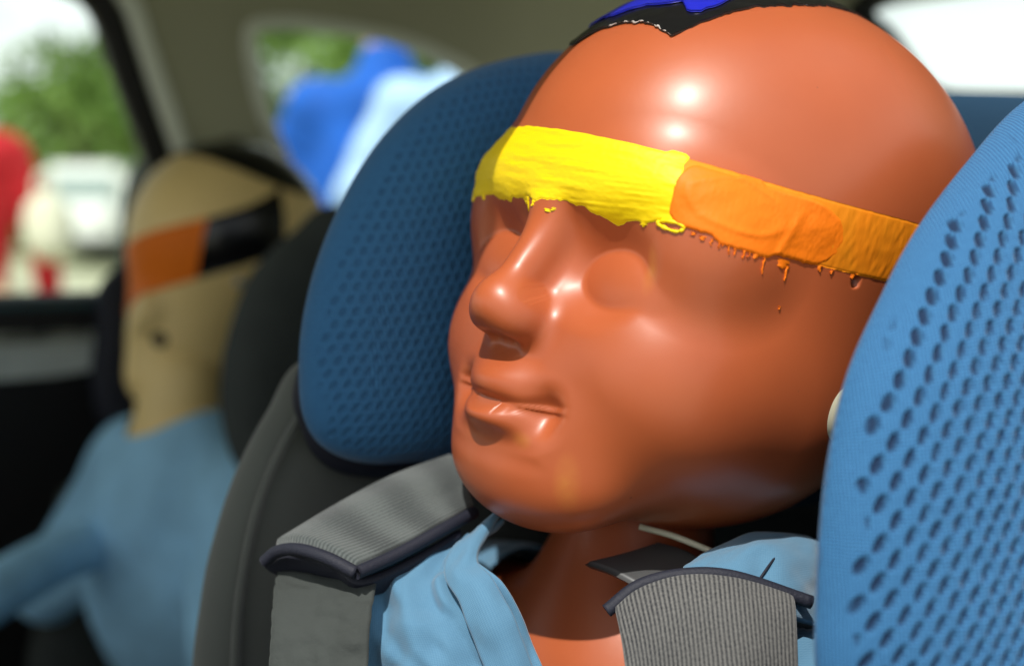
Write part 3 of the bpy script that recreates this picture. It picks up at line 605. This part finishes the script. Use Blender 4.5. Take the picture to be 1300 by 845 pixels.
sheet('seat_lining', pxgrid([[(985, 640, .60), (1010, 690, .53), (1020, 780, .48), (1020, 900, .46)], [(1080, 640, .60), (1075, 690, .53), (1075, 780, .48), (1075, 900, .46)]]), .004, M['navy'], seat, (30, 30), 0) if False else None
# ------------------------------------------------------------------ car interior
A_ = R(54); DW = np.array([-math.cos(A_), math.sin(A_), 0]); FW = np.array([-math.sin(A_), -math.cos(A_), 0])
car = thing('parked_car', 'interior of a parked car, olive grey pillars round its side and rear windows', 'car', (-.1, 1.0, 0))
W0 = c2w([-.42, 1.41, 0]); WN = DW + np.array([0, 0, .22]); WN /= np.linalg.norm(WN)
def smooth_loop(P, n):
    P = np.asarray(P, float); Q = np.concatenate([P[-2:], P, P[:3]]); C_ = catmull(Q, (len(Q) - 1) * 10 + 1)[20:20 + len(P) * 10]
    L = np.concatenate([[0], np.cumsum(np.linalg.norm(np.diff(np.concatenate([C_, C_[:1]]), axis=0), axis=1))]); C2 = np.concatenate([C_, C_[:1]])
    s = np.linspace(0, L[-1], n, endpoint=False); return np.stack([np.interp(s, L, C2[:, i]) for i in range(C2.shape[1])], 1)
def panel(name, outer, holes, P0, n, th, m, parent, off=0.):
    """flat panel with window openings, given real thickness away from the camera"""
    bm = bmesh.new(); n = np.asarray(n); es = []
    for loop in [outer] + holes:
        vs = [bm.verts.new(tuple(hit(x, y, P0, n) - n * off)) for x, y in loop]
        es += [bm.edges.new((vs[i], vs[(i + 1) % len(vs)])) for i in range(len(vs))]
    bmesh.ops.triangle_fill(bm, use_beauty=True, edges=es)
    r = bmesh.ops.extrude_face_region(bm, geom=bm.faces[:])
    bmesh.ops.translate(bm, vec=tuple(n * th), verts=[v for v in r['geom'] if isinstance(v, bmesh.types.BMVert)])
    bmesh.ops.recalc_face_normals(bm, faces=bm.faces[:])
    me = bpy.data.meshes.new(name); bm.to_mesh(me); bm.free(); me.materials.append(m)
    o = bpy.data.objects.new(name, me); COL.objects.link(o); o.parent = parent; o.matrix_parent_inverse = parent_inv(parent); return o
def frame_strip(name, loop, w0, w1, P0, n, h0, h1, m, parent):
    """raised ring round an opening: loop offset outward from w0 to w1 metres"""
    P = np.array([hit(x, y, P0, n) for x, y in loop]); T = np.roll(P, -1, 0) - np.roll(P, 1, 0); T /= np.linalg.norm(T, axis=1, keepdims=True)
    O = np.cross(T, n); O *= np.sign(np.sum(O * (P - P.mean(0))))
    k = len(P); prof = [(w0, -h1), (w0, h0 * .7), ((w0 + w1) / 2 - (w1 - w0) * .25, h0), ((w0 + w1) / 2 + (w1 - w0) * .25, h0), (w1, h0 * .6), (w1, -h1)]
    V = np.concatenate([P + O * a - n * b for a, b in prof]); F = []
    i = np.arange(k); i2 = (i + 1) % k
    for a in range(len(prof)): b = (a + 1) % len(prof); F.append(np.stack([a * k + i, a * k + i2, b * k + i2, b * k + i], 1))
    return obj(name, V, np.concatenate(F), m, parent)
w1 = smooth_loop([(-420, -40), (-200, -52), (0, -28), (92, -6), (124, 16), (142, 62), (160, 115), (178, 165), (196, 215), (205, 262), (200, 340), (192, 376), (120, 382), (0, 386), (-200, 392), (-430, 398), (-470, 200)], 120)
w2 = smooth_loop([(322, 24), (309, 42), (310, 74), (322, 128), (345, 190), (366, 236), (392, 276), (440, 296), (540, 305), (640, 290), (668, 220), (655, 150), (610, 92), (560, 62), (500, 40), (430, 27), (370, 20)], 120)
lin = [(-700, -330), (300, -330), (930, -330), (930, 420), (700, 420), (260, 420), (-700, 420)]
panel('side_wall', lin, [list(map(tuple, w1)), list(map(tuple, w2))], W0, WN, .03, M['liner'], car)
frame_strip('window_rim', w1, -.004, .022, W0, WN, .006, .028, M['black_trim'], car)
frame_strip('window_trim', w1, .024, .044, W0, WN, .012, .002, M['pale_trim_and_glow'], car)
frame_strip('window_rim', w2, -.016, .000, W0, WN, .004, .028, M['pale_trim_and_glow'], car)  # pale rim: glow of the lit window reveal painted as light trim
for wl in (w1, w2): panel('window_pane', list(map(tuple, wl)), [], W0, WN, .004, M['glass'], car, off=-.018)
# door below the window
panel('door_panel', [(-700, 400), (-100, 393), (128, 386), (190, 384), (330, 384), (700, 400), (700, 1500), (-900, 1500)], [], W0, WN, .04, M['black_trim'], car, off=.012)
dt = panel('armrest_trim', [(-700, 452), (-100, 436), (60, 427), (118, 424), (126, 432), (124, 456), (60, 466), (-100, 478), (-700, 500)], [], W0, WN, .02, M['silver_trim'], car, off=.030)
tube('window_sill_strip', [hit(x, y, W0 - WN * .006, WN) for x, y in [(-500, 399), (0, 390), (130, 386), (200, 384)]], .0045, mat('sill_rubber', (.02, .07, .09), rough=.4), car, 10, 40)
# rear wall and window
RP = c2w([.62, .93, 0]); RN = -FW + np.array([0, 0, -.25]); RN /= np.linalg.norm(RN)
RN2 = -FW * 1.0; 
w3 = smooth_loop([(1086, 12), (1112, 40), (1140, 80), (1168, 112), (1210, 120), (1330, 123), (1500, 126), (1800, 126), (1900, 40), (1850, -80), (1600, -110), (1300, -60), (1150, -14)], 120)
panel('rear_wall', [(860, -300), (1300, -420), (2300, -600), (2600, 700), (1400, 560), (860, 470)], [list(map(tuple, w3))], RP, RN2, .03, M['liner'], car)
frame_strip('window_rim', w3, -.004, .010, RP, RN2, .004, .028, M['black_trim'], car)
panel('window_pane', list(map(tuple, w3)), [], RP, RN2, .004, M['glass'], car, off=-.018)
# roof with headliner: near edge, the open door's header, placed to shape the sun's shadow
def slab(name, pts, z0, z1, m, parent):
    n = len(pts); V = [(x, y, z0) for x, y in pts] + [(x, y, z1) for x, y in pts]
    F = [tuple(range(n))[::-1], tuple(range(n, 2 * n))] + [(i, (i + 1) % n, (i + 1) % n + n, i + n) for i in range(n)]
    return obj(name, V, F, m, parent, smooth=False)
HP = np.array([.12, .497]); f2 = FW[:2]; d2 = DW[:2]
q = [HP + f2 * .8, HP - f2 * 1.15, HP - f2 * 1.15 + d2 * 1.25, HP + f2 * .8 + d2 * 1.25]
slab('roof', q, 1.500, 1.540, M['white_paint'], car)
slab('headliner', [p * .999 + np.array([.0005, .001]) for p in q], 1.478, 1.498, M['liner'], car)
tube('door_header', [(*(HP + f2 * .8 - d2 * .012), 1.505), (*(HP - f2 * 1.15 - d2 * .012), 1.505)], .022, M['liner'], car, 14)
q = [HP + f2 * 1.2 - d2 * .1, HP - f2 * 1.15 - d2 * .1, HP - f2 * 1.15 + d2 * 1.2, HP + f2 * 1.2 + d2 * 1.2]
slab('car_floor', q, .36, .40, M['charcoal'], car)
b0 = HP - f2 * .45
q = [b0 + d2 * .03, b0 - f2 * .16 + d2 * .03, b0 - f2 * .16 + d2 * 1.15, b0 + d2 * 1.15]
slab('bench_back', q, .42, 1.02, M['charcoal'], car)
q = [b0 + f2 * .48 + d2 * .03, b0 + f2 * .01 + d2 * .03, b0 + f2 * .01 + d2 * 1.15, b0 + f2 * .48 + d2 * 1.15]
slab('bench_cushion', q, .42, .68, M['charcoal'], car)
# near side of the car below the open window, and the front seats ahead of the dummy (outside the frame, added to block low sky and ground light)
c0 = HP - d2 * .09
q = [c0 + f2 * 1.3, c0 - f2 * 1.15, c0 - f2 * 1.15 - d2 * .06, c0 + f2 * 1.3 - d2 * .06]
slab('near_door_blocker', q, .30, 1.03, M['black_trim'], car)
q = [c0 - f2 * .42, c0 - f2 * 1.15, c0 - f2 * 1.15 - d2 * .05, c0 - f2 * .42 - d2 * .05]
slab('near_pillar_blocker', q, 1.03, 1.478, M['liner'], car)
for sx in (.25, .98):  # unseen seats, blocking light from the left
    c_ = HP + f2 * .78 + d2 * sx; cc = [c_ + d2 * .25, c_ - d2 * .25, c_ - d2 * .22 + f2 * .12, c_ + d2 * .22 + f2 * .12]
    slab('front_seat_blocker', cc, .45, 1.02, M['charcoal'], car); cc = [c_ + d2 * .12, c_ - d2 * .12, c_ - d2 * .12 + f2 * .09, c_ + d2 * .12 + f2 * .09]
    slab('head_restraint_blocker', cc, 1.04, 1.2, M['charcoal'], car)
# ------------------------------------------------------------------ far child seat
fseat = thing('child_seat', 'charcoal child car seat holding the tan dummy by the far window', 'child car seat', c2w([-.2, 1.2, -.4]))
PF1 = at(350, 400, 1.02)
pillow('headrest_wing', [(430, 262), (380, 290), (330, 338), (302, 400), (287, 470), (288, 540), (310, 600), (360, 640), (480, 640), (560, 500), (540, 330)], PF1, LH, .03, M['charcoal'], fseat, rings=24, per=160, bulge=.01)
PF2 = at(160, 450, 1.36)
pillow('headrest_wing', [(135, 350), (122, 420), (118, 500), (150, 560), (240, 570), (330, 520), (330, 330), (240, 300)], PF2, LH, .02, M['navy'], fseat, rings=20, per=120)
PF3 = at(265, 300, 1.42)
pillow('headrest_back', [(178, 205), (215, 182), (265, 172), (318, 180), (350, 205), (380, 300), (380, 520), (170, 520), (160, 300)], PF3, FH, .02, M['charcoal'], fseat, rings=20, per=120)
pillow('seat_side', [(70, 660), (90, 615), (130, 590), (190, 585), (300, 600), (420, 640), (420, 1000), (60, 1000)], at(200, 700, 1.36), LH, .03, M['charcoal'], fseat, rings=20, per=120)
# ------------------------------------------------------------------ far dummy
TA, TC = frame(26, 0, 14, (-.292, 1.22, .062))
tan = thing('crash_test_dummy', 'tan crash test dummy in blue shirt with orange and black tape band over its face', 'crash test dummy', None, rot=mat4(TA, TC))
def tan_sdf(p):
    d = ell(p, (0, -12, 32), (90, 108, 96)); d = smin(d, ell(p, (0, 10, -60), (62, 74, 78)), 30)
    d = smin(d, ell(p, (0, 55, -112), (26, 26, 22)), 30); d = smin(d, ell(p, (0, 84, -45), (11, 12, 18)), 14)
    d = smax(d, -ell(p, (14, 96, -66), (14, 16, 11)), 4); return d
V, F = star_mesh('t', tan_sdf, (0, 0, 0), None, None, 160, 240, lo=10, hi=200); lobj('head', V, F, M['tan'], tan)
def tan_shell(name, a0, a1, z0, z1, th, m, nu=60, nv=14, slope=0.):
    a, z = np.meshgrid(np.linspace(a0, a1, nu), np.linspace(0, 1, nv), indexing='ij'); zz = z0 + (z1 - z0) * z + slope * a
    o = np.stack([0 * a, 0 * a, zz], -1).reshape(-1, 3); D = np.stack([np.sin(a), np.cos(a), 0 * a], -1).reshape(-1, 3)
    r = solve(tan_sdf, D, [0, 0, 0]) * 0; lo = np.full(len(D), 10.); hi = np.full(len(D), 190.)
    for _ in range(18):
        c = (lo + hi) / 2; s = tan_sdf(o + D * c[:, None]) < 0; lo = np.where(s, c, lo); hi = np.where(s, hi, c)
    P = o + D * (lo + th)[:, None]; B = o + D * (lo - 1)[:, None]; n_ = nu * nv; f = grid_faces(nu, nv); i = np.arange(nu - 1); j = np.arange(nv - 1)
    S = [np.stack([i * nv, (i + 1) * nv, (i + 1) * nv + n_, i * nv + n_], 1), np.stack([i * nv + nv - 1, (i + 1) * nv + nv - 1, (i + 1) * nv + nv - 1 + n_, i * nv + nv - 1 + n_], 1),
         np.stack([j, j + 1, j + 1 + n_, j + n_], 1), np.stack([(nu - 1) * nv + j, (nu - 1) * nv + j + 1, (nu - 1) * nv + j + 1 + n_, (nu - 1) * nv + j + n_], 1)]
    return lobj(name, np.concatenate([P, B]), np.concatenate([f, f[:, ::-1] + n_] + S), m, tan)
tan_shell('black_tape_band', .44, 1.36, -25, 32, 1.2, M['tape'], slope=46)
tan_shell('orange_paint_patch', -1.3, .50, -25, 32, 2.4, M['orange'], slope=46)
ph = np.linspace(0, 2 * np.pi, 60, endpoint=False); T, PH = np.meshgrid(np.linspace(0.01, 1, 12), ph)
D = np.stack([T * np.sin(PH) * 66, T * np.cos(PH) * 60 - 14, 85 + 0 * T], -1).reshape(-1, 3); D /= np.linalg.norm(D, axis=1, keepdims=True)
r = solve(tan_sdf, D, (0, 0, 0), 10, 200); lobj('tape_cap', D * (r + 1.5)[:, None], grid_faces(60, 12, True)[:, ::-1], M['tape'], tan)
lobj('mouth_shade', *(lambda v, f: (v * np.array([10, 4, 8]) + np.array([14, 79, -66]), f))(*star_mesh('t', lambda p: np.linalg.norm(p, axis=1) - 1, (0, 0, 0), None, None, 14, 20, lo=0, hi=4)), M['dark'], tan)  # solid dark plug, the shade inside the mouth recess given as colour
for dz, da in ((2, 1.0), (24, 1.25)):  # white glints on the black tape, made as small metal balls
    pos = np.array([math.sin(da) * 82, math.cos(da) * 88 + 2, dz]); lobj('tape_glint', *(lambda v, f: (v * 5 + pos, f))(*star_mesh('t', lambda p: np.linalg.norm(p, axis=1) - 1, (0, 0, 0), None, None, 14, 20, lo=0, hi=4)), M['metal'], tan)
TB, TBC = frame(40, 0, 6, (-.316, 1.18, -.170))
def t_local(V): return ((TBC + np.asarray(V) / 1000 @ TB.T) - TC) @ TA * 1000
def t_neck(p): return smin(cone(p, (-6, 6, 60), (-14, 0, 130), 42, 38), ell(p, (0, 0, 0), (90, 60, 100)), 20)
V, F = star_mesh('t', t_neck, (0, 0, 0), None, None, 60, 80, lo=5, hi=260); lobj('torso', t_local(V), F, M['tan'], tan)
def t_shirt(p):
    q = p.copy()
    d = ell(p, (0, 0, -40), (112, 75, 140)); d = smin(d, ell(p, (95, -5, 25), (52, 46, 48)), 26); d = smin(d, ell(p, (-90, -5, 30), (48, 44, 44)), 26)
    d = smin(d, cone(p, (115, 0, 20), (165, 60, -80), 44, 40), 20); d = smin(d, cone(p, (-105, 0, 5), (-120, 60, -95), 40, 32), 14); return d
V, F = star_mesh('t', t_shirt, (0, 0, 0), None, None, 160, 240, lo=5, hi=330)
V = V + (V / np.linalg.norm(V, axis=1, keepdims=True)) * (vnoise(V[:, 0] * .03, V[:, 2] * .02, 71) * 12)[:, None]
k = ~((np.hypot(V[:, 0] + 8, V[:, 1] - 6) < 46) & (V[:, 2] > 40)); F = F[k[F].all(1)]
lobj('shirt', t_local(V), F, M['far_cotton'], tan)
tube('forearm_sleeve', [at(120, 690, 1.14), at(70, 708, 1.10), at(10, 742, 1.04), at(-60, 790, .97)], [.024, .024, .024, .022], M['far_cotton'], tan, 18, 40)
# collar of the far shirt
tube('collar', [at(232, 535, 1.20), at(250, 548, 1.165), at(285, 552, 1.155), at(315, 548, 1.17)], [.008, .012, .012, .008], M['far_cotton'], tan, 12, 30)
# ------------------------------------------------------------------ outside
g = slab('ground', [(-900, -900), (900, -900), (900, 900), (-900, 900)], -.5, 0, M['grass'], None); tag(g, kind='structure')
c_ = HP + d2 * 1.75
rd = slab('bounce_gravel', [c_ + f2 * 60, c_ - f2 * 60, c_ - f2 * 60 - d2 * 8, c_ + f2 * 60 - d2 * 8], -.02, .004, mat('pale_gravel', (.36, .35, .31), rough=.9, var=.2, vscale=3, bump=.6, bscale=90), None); tag(rd, kind='structure')  # unseen gravel strip added to control light bounced into the car
def limb(bm_list, a, b, ra, rb): bm_list.append((a, b, ra, rb))
def tree(px, dist, hgt, wid, label, seed, n=5200, name='leafy_tree'):
    rg = np.random.default_rng(seed); x = (px - 650) / FPX * dist; base = np.array([x, dist, 0.])
    t = thing(name, label, 'tree', base, 'trees beyond the car')
    top = base + [0, 0, hgt * .75]; tube('trunk', [base, base + [.1, 0, hgt * .3], top], [hgt * .035, hgt * .028, hgt * .008], M['bark'], t, 10, 12)
    for i in range(6):
        a = rg.uniform(0, 6.28); z = rg.uniform(.25, .6) * hgt; e = base + [math.cos(a) * wid * .32, math.sin(a) * wid * .32, z + hgt * .2]
        tube('limb', [base + [0, 0, z], (base + [0, 0, z] + e) / 2 + [0, 0, .05 * hgt], e], [hgt * .014, hgt * .01, hgt * .004], M['bark'], t, 7, 8)
    nc = 34; C_ = []
    for i in range(nc):
        a = rg.uniform(0, 6.28); h = rg.uniform(.06, .96); rr = wid * .5 * math.sin(math.pi * (.12 + .8 * h)) * rg.uniform(.4, 1)
        C_.append(base + [math.cos(a) * rr, math.sin(a) * rr, h * hgt])
    C_ = np.array(C_); w_ = rg.uniform(.10, .2, nc) * wid
    ci = rg.integers(0, nc, n); D = rg.normal(size=(n, 3)); D /= np.linalg.norm(D, axis=1, keepdims=True)
    P = C_[ci] + D * (w_[ci] * rg.uniform(.55, 1.05, n))[:, None] * [1, 1, .8]; P[:, 2] = np.maximum(P[:, 2], .1)
    s = rg.uniform(.03, .07, n)[:, None] * wid * .45; u = rg.normal(size=(n, 3)); u /= np.linalg.norm(u, axis=1, keepdims=True); v = np.cross(u, rg.normal(size=(n, 3))); v /= np.linalg.norm(v, axis=1, keepdims=True)
    V = np.stack([P - u * s, P + v * s * .6, P + u * s, P - v * s * .6], 1).reshape(-1, 3); F = np.arange(n * 4).reshape(-1, 4)
    c = obj('crown', V, F, M['leaf'], t, smooth=False); c['kind'] = 'stuff'; return t
tree(105, 26, 4.4, 6.4, 'bushy green tree seen through the side window above the white van', 1)
tree(190, 30, 4.0, 6, 'lower green tree beside the window frame, right of the bushy one', 2)
tree(-30, 38, 3.2, 7, 'small distant tree at the left edge behind the red jacket', 3)
tree(385, 24, 4.8, 6.5, 'green tree seen through the small rear quarter window, left of the blue jacket', 4)
tree(520, 27, 4.4, 7, 'green tree behind the head of the person in the blue jacket', 5)
tree(640, 30, 3.8, 7, 'green tree behind the quarter window, right of the blue jacket', 6)
def hedge(y0=44, n=26000, x0=-38, x1=24, hh=2.4, lab='long green hedgerow across the far side of the field'):
    rg = np.random.default_rng(9); X = rg.uniform(x0, x1, n); Y = y0 + rg.uniform(-1.5, 1.5, n); Z = rg.uniform(0, 1, n) * (hh + .9 * np.sin(X * .35) + .6 * np.sin(X * .9 + 1) + .4 * np.sin(X * 2.3))
    P = np.stack([X, Y, Z], 1); s = rg.uniform(.15, .35, n)[:, None]; u = rg.normal(size=(n, 3)); u /= np.linalg.norm(u, axis=1, keepdims=True); v = np.cross(u, rg.normal(size=(n, 3))); v /= np.linalg.norm(v, axis=1, keepdims=True)
    V = np.stack([P - u * s, P + v * s * .6, P + u * s, P - v * s * .6], 1).reshape(-1, 3)
    o = obj('hedgerow', V, np.arange(n * 4).reshape(-1, 4), M['leaf'], None, smooth=False); tag(o, lab, 'hedge', kind='stuff')
hedge()
# people: one skinned body each, clothes as further skinned layers
def skin_mesh(name, joints, edges, m, parent, sub=2):
    me = bpy.data.meshes.new(name); me.from_pydata([j[0] for j in joints], edges, []); o = bpy.data.objects.new(name, me); COL.objects.link(o)
    md = o.modifiers.new('skin', 'SKIN'); s = o.modifiers.new('sub', 'SUBSURF'); s.levels = sub; s.render_levels = sub
    for i, j in enumerate(joints): me.skin_vertices[0].data[i].radius = j[1] if isinstance(j[1], tuple) else (j[1], j[1])
    me.skin_vertices[0].data[0].use_root = True
    dg = bpy.context.evaluated_depsgraph_get(); ev = o.evaluated_get(dg); m2 = bpy.data.meshes.new_from_object(ev); m2.name = name
    o.modifiers.clear(); o.data = m2; m2.materials.clear(); m2.materials.append(m); m2.polygons.foreach_set('use_smooth', [True] * len(m2.polygons)); m2.update()
    o.parent = parent; return o
def person(px, dist, ht, yaw, label, top, legs, hair, lean=0., arms='down', group=None):
    x = (px - 650) / FPX * dist; t = thing('person', label, 'person', (x, dist, 0), group); t.rotation_euler = (0, 0, yaw); k = ht / 1.75
    def P(a, b, c): return (a * k + lean * max(0, c - .9) * k, b * k, c * k)
    sh, wr = .19, {'down': [(.26, .0, 1.12), (.27, .08, .88)], 'fold': [(.27, -.02, 1.14), (.05, -.24, 1.16)], 'up': [(.34, -.15, 1.25), (.30, -.40, 1.35)]}[arms]
    J = [(P(0, 0, .96), .11), (P(0, .01, 1.15), .075), (P(0, 0, 1.32), .07), (P(0, 0, 1.46), .05), (P(0, -.01, 1.54), .05), (P(0, -.015, 1.63), .088), (P(0, -.01, 1.70), .07)]
    E = [(0, 1), (1, 2), (2, 3), (3, 4), (4, 5), (5, 6)]
    for s in (-1, 1):
        b = len(J); J += [(P(s * .15, 0, 1.36), .04), (P(s * wr[0][0], wr[0][1], wr[0][2]), .045), (P(s * wr[1][0], wr[1][1], wr[1][2]), .032), (P(s * .10, 0, .88), .085), (P(s * .11, -.01, .48), .06), (P(s * .11, .02, .09), .042), (P(s * .12, -.14, .045), .04)]
        E += [(2, b), (b, b + 1), (b + 1, b + 2), (0, b + 3), (b + 3, b + 4), (b + 4, b + 5), (b + 5, b + 6)]
        hx, hy, hz = wr[1]; 
        d = np.array(wr[1]) - np.array(wr[0]); d = d / np.linalg.norm(d); pl = np.array([hx, hy, hz]) + d * .06
        J.append((P(s * pl[0], pl[1], pl[2]), .03)); E.append((b + 2, len(J) - 1)); h0 = len(J) - 1
        for fi in range(5):
            sp = (fi - 2) * .018; e = pl + d * (.045 if fi else .02) + np.array([.005, sp, -.005]); e2 = e + d * (.03 if fi else .02) + np.array([0, 0, -.008])
            J += [(P(s * e[0], e[1], e[2]), .009), (P(s * e2[0], e2[1], e2[2]), .008)]; E += [(h0, len(J) - 2), (len(J) - 2, len(J) - 1)]
    J = [(j[0], j[1] * k) for j in J]
    skin_mesh('body', J, E, M['human'], t)
    el = [np.array(wr[0]) * 1000, np.array(wr[1]) * 1000]
    def jf(p):
        q = p.copy(); q[:, 0] = np.abs(q[:, 0])
        d_ = ell(p, (0, 0, 1120), (172, 120, 300)); d_ = smin(d_, ell(q, (135, 0, 1345), (72, 78, 72)), 60); d_ = smin(d_, cone(p, (0, 0, 1370), (0, 0, 1450), 90, 62), 50)
        return smin(d_, cone(q, (165, 0, 1340), tuple(el[0]), 68, 52), 30)
    V_, F_ = star_mesh('t', jf, (0, 0, 1180), None, None, 70, 100, lo=30, hi=420)
    V_ = V_ + (V_ - np.array([0, 0, 1180])) * (.07 * (vnoise(V_[:, 0] * .016, V_[:, 2] * .011, 5) - .5))[:, None]
    V_ = V_ / 1000 * k; V_[:, 0] += lean * np.maximum(0, V_[:, 2] / k - .9) * k
    jo = obj('jacket', V_, F_, M[top], None); jo.parent = t
    for s in (-1, 1):
        so_ = tube('sleeve', [P(s * wr[0][0], wr[0][1], wr[0][2] + .03), P(s * (wr[0][0] + wr[1][0]) / 2, (wr[0][1] + wr[1][1]) / 2, (wr[0][2] + wr[1][2]) / 2), P(s * wr[1][0], wr[1][1], wr[1][2])], [.055 * k, .05 * k, .042 * k], M[top], None, 14, 12); so_.parent = t
    T_ = [(P(0, 0, .95), (.15 * k, .12 * k))]; TE = []
    for s in (-1, 1):
        b = len(T_); T_ += [(P(s * .10, 0, .84), .105 * k), (P(s * .11, -.01, .48), .08 * k), (P(s * .11, .02, .12), .065 * k)]; TE += [(0, b), (b, b + 1), (b + 1, b + 2)]
    skin_mesh('trousers', T_, TE, M[legs], t)
    skin_mesh('hair', [(P(0, .02, 1.62), .075 * k), (P(0, .02, 1.70), .088 * k), (P(0, -.02, 1.755), .05 * k)], [(0, 1), (1, 2)], M[hair], t)
    nz = skin_mesh('nose', [(P(0, -.095, 1.645), .01 * k), (P(0, -.118, 1.61), .013 * k)], [(0, 1)], M['human'], t, 1)
    return t
person(-52, 4.0, 1.74, R(20), 'person in a red jacket and cream trousers at the left edge of the side window', 'red_cloth', 'cream_cloth', 'hair_dark')
person(462, 3.1, 1.84, R(-10), 'person in a royal blue jacket seen through the quarter window', 'royal_cloth', 'navy_cloth', 'hair_light', lean=.1)
person(600, 2.95, 1.82, R(15), 'person in a pale blue shirt standing right of the blue jacket', 'sky_cloth', 'navy_cloth', 'hair_dark', arms='fold')
# pale carrier bag held by the person in red
bg = thing('carrier_bag', 'pale cloth bag hanging beside the red jacket', 'bag', at(58, 285, 3.9))
pillow('bag_body', [at(35, 262, 3.9), at(58, 243, 3.9), at(80, 255, 3.9), at(92, 290, 3.9), at(85, 325, 3.9), at(55, 330, 3.9), at(34, 305, 3.9)], at(60, 290, 3.9), np.array([0, -1., .1]), .07, M['cream_cloth'], bg, rings=14, per=60, p=1.2)
tube('handle', [at(45, 262, 3.9), at(48, 225, 3.9), at(64, 222, 3.9), at(70, 256, 3.9)], .008, M['cream_cloth'], bg, 8, 24)
# white van far off
def box(name, c, s, m, parent, bev=.0, rz=0.):
    bm = bmesh.new(); bmesh.ops.create_cube(bm, size=1); bmesh.ops.scale(bm, vec=s, verts=bm.verts)
    if bev: bmesh.ops.bevel(bm, geom=bm.edges[:], offset=bev, segments=3, affect='EDGES')
    bmesh.ops.rotate(bm, matrix=Matrix.Rotation(rz, 3, 'Z'), verts=bm.verts); bmesh.ops.translate(bm, vec=c, verts=bm.verts)
    me = bpy.data.meshes.new(name); bm.to_mesh(me); bm.free(); me.materials.append(m); o = bpy.data.objects.new(name, me); COL.objects.link(o)
    if parent: o.parent = parent; o.matrix_parent_inverse = parent_inv(parent)
    return o
vx = (112 - 650) / FPX * 21
van = thing('parked_van', 'white parked van out on the field beside the bag', 'van', (vx, 21, 0))
box('body', (vx, 22.5, 1.0), (1.5, 3.6, 1.5), M['white_paint'], van, .18); box('bonnet', (vx, 20.6, .75), (1.44, .6, .75), M['white_paint'], van, .15)
box('windscreen', (vx, 20.69, 1.35), (1.2, .05, .45), M['window_dark'], van, .02); box('bumper', (vx, 20.27, .42), (1.46, .12, .2), M['rubber'], van, .04)
for s in (-1, 1):
    box('headlight', (vx + s * .52, 20.29, .82), (.24, .06, .18), M['lamp'], van, .025)
    for yy in (20.9, 23.4): tube('wheel', [(vx + s * .66, yy, .32), (vx + s * .76, yy, .32)], .32, M['rubber'], van, 24)
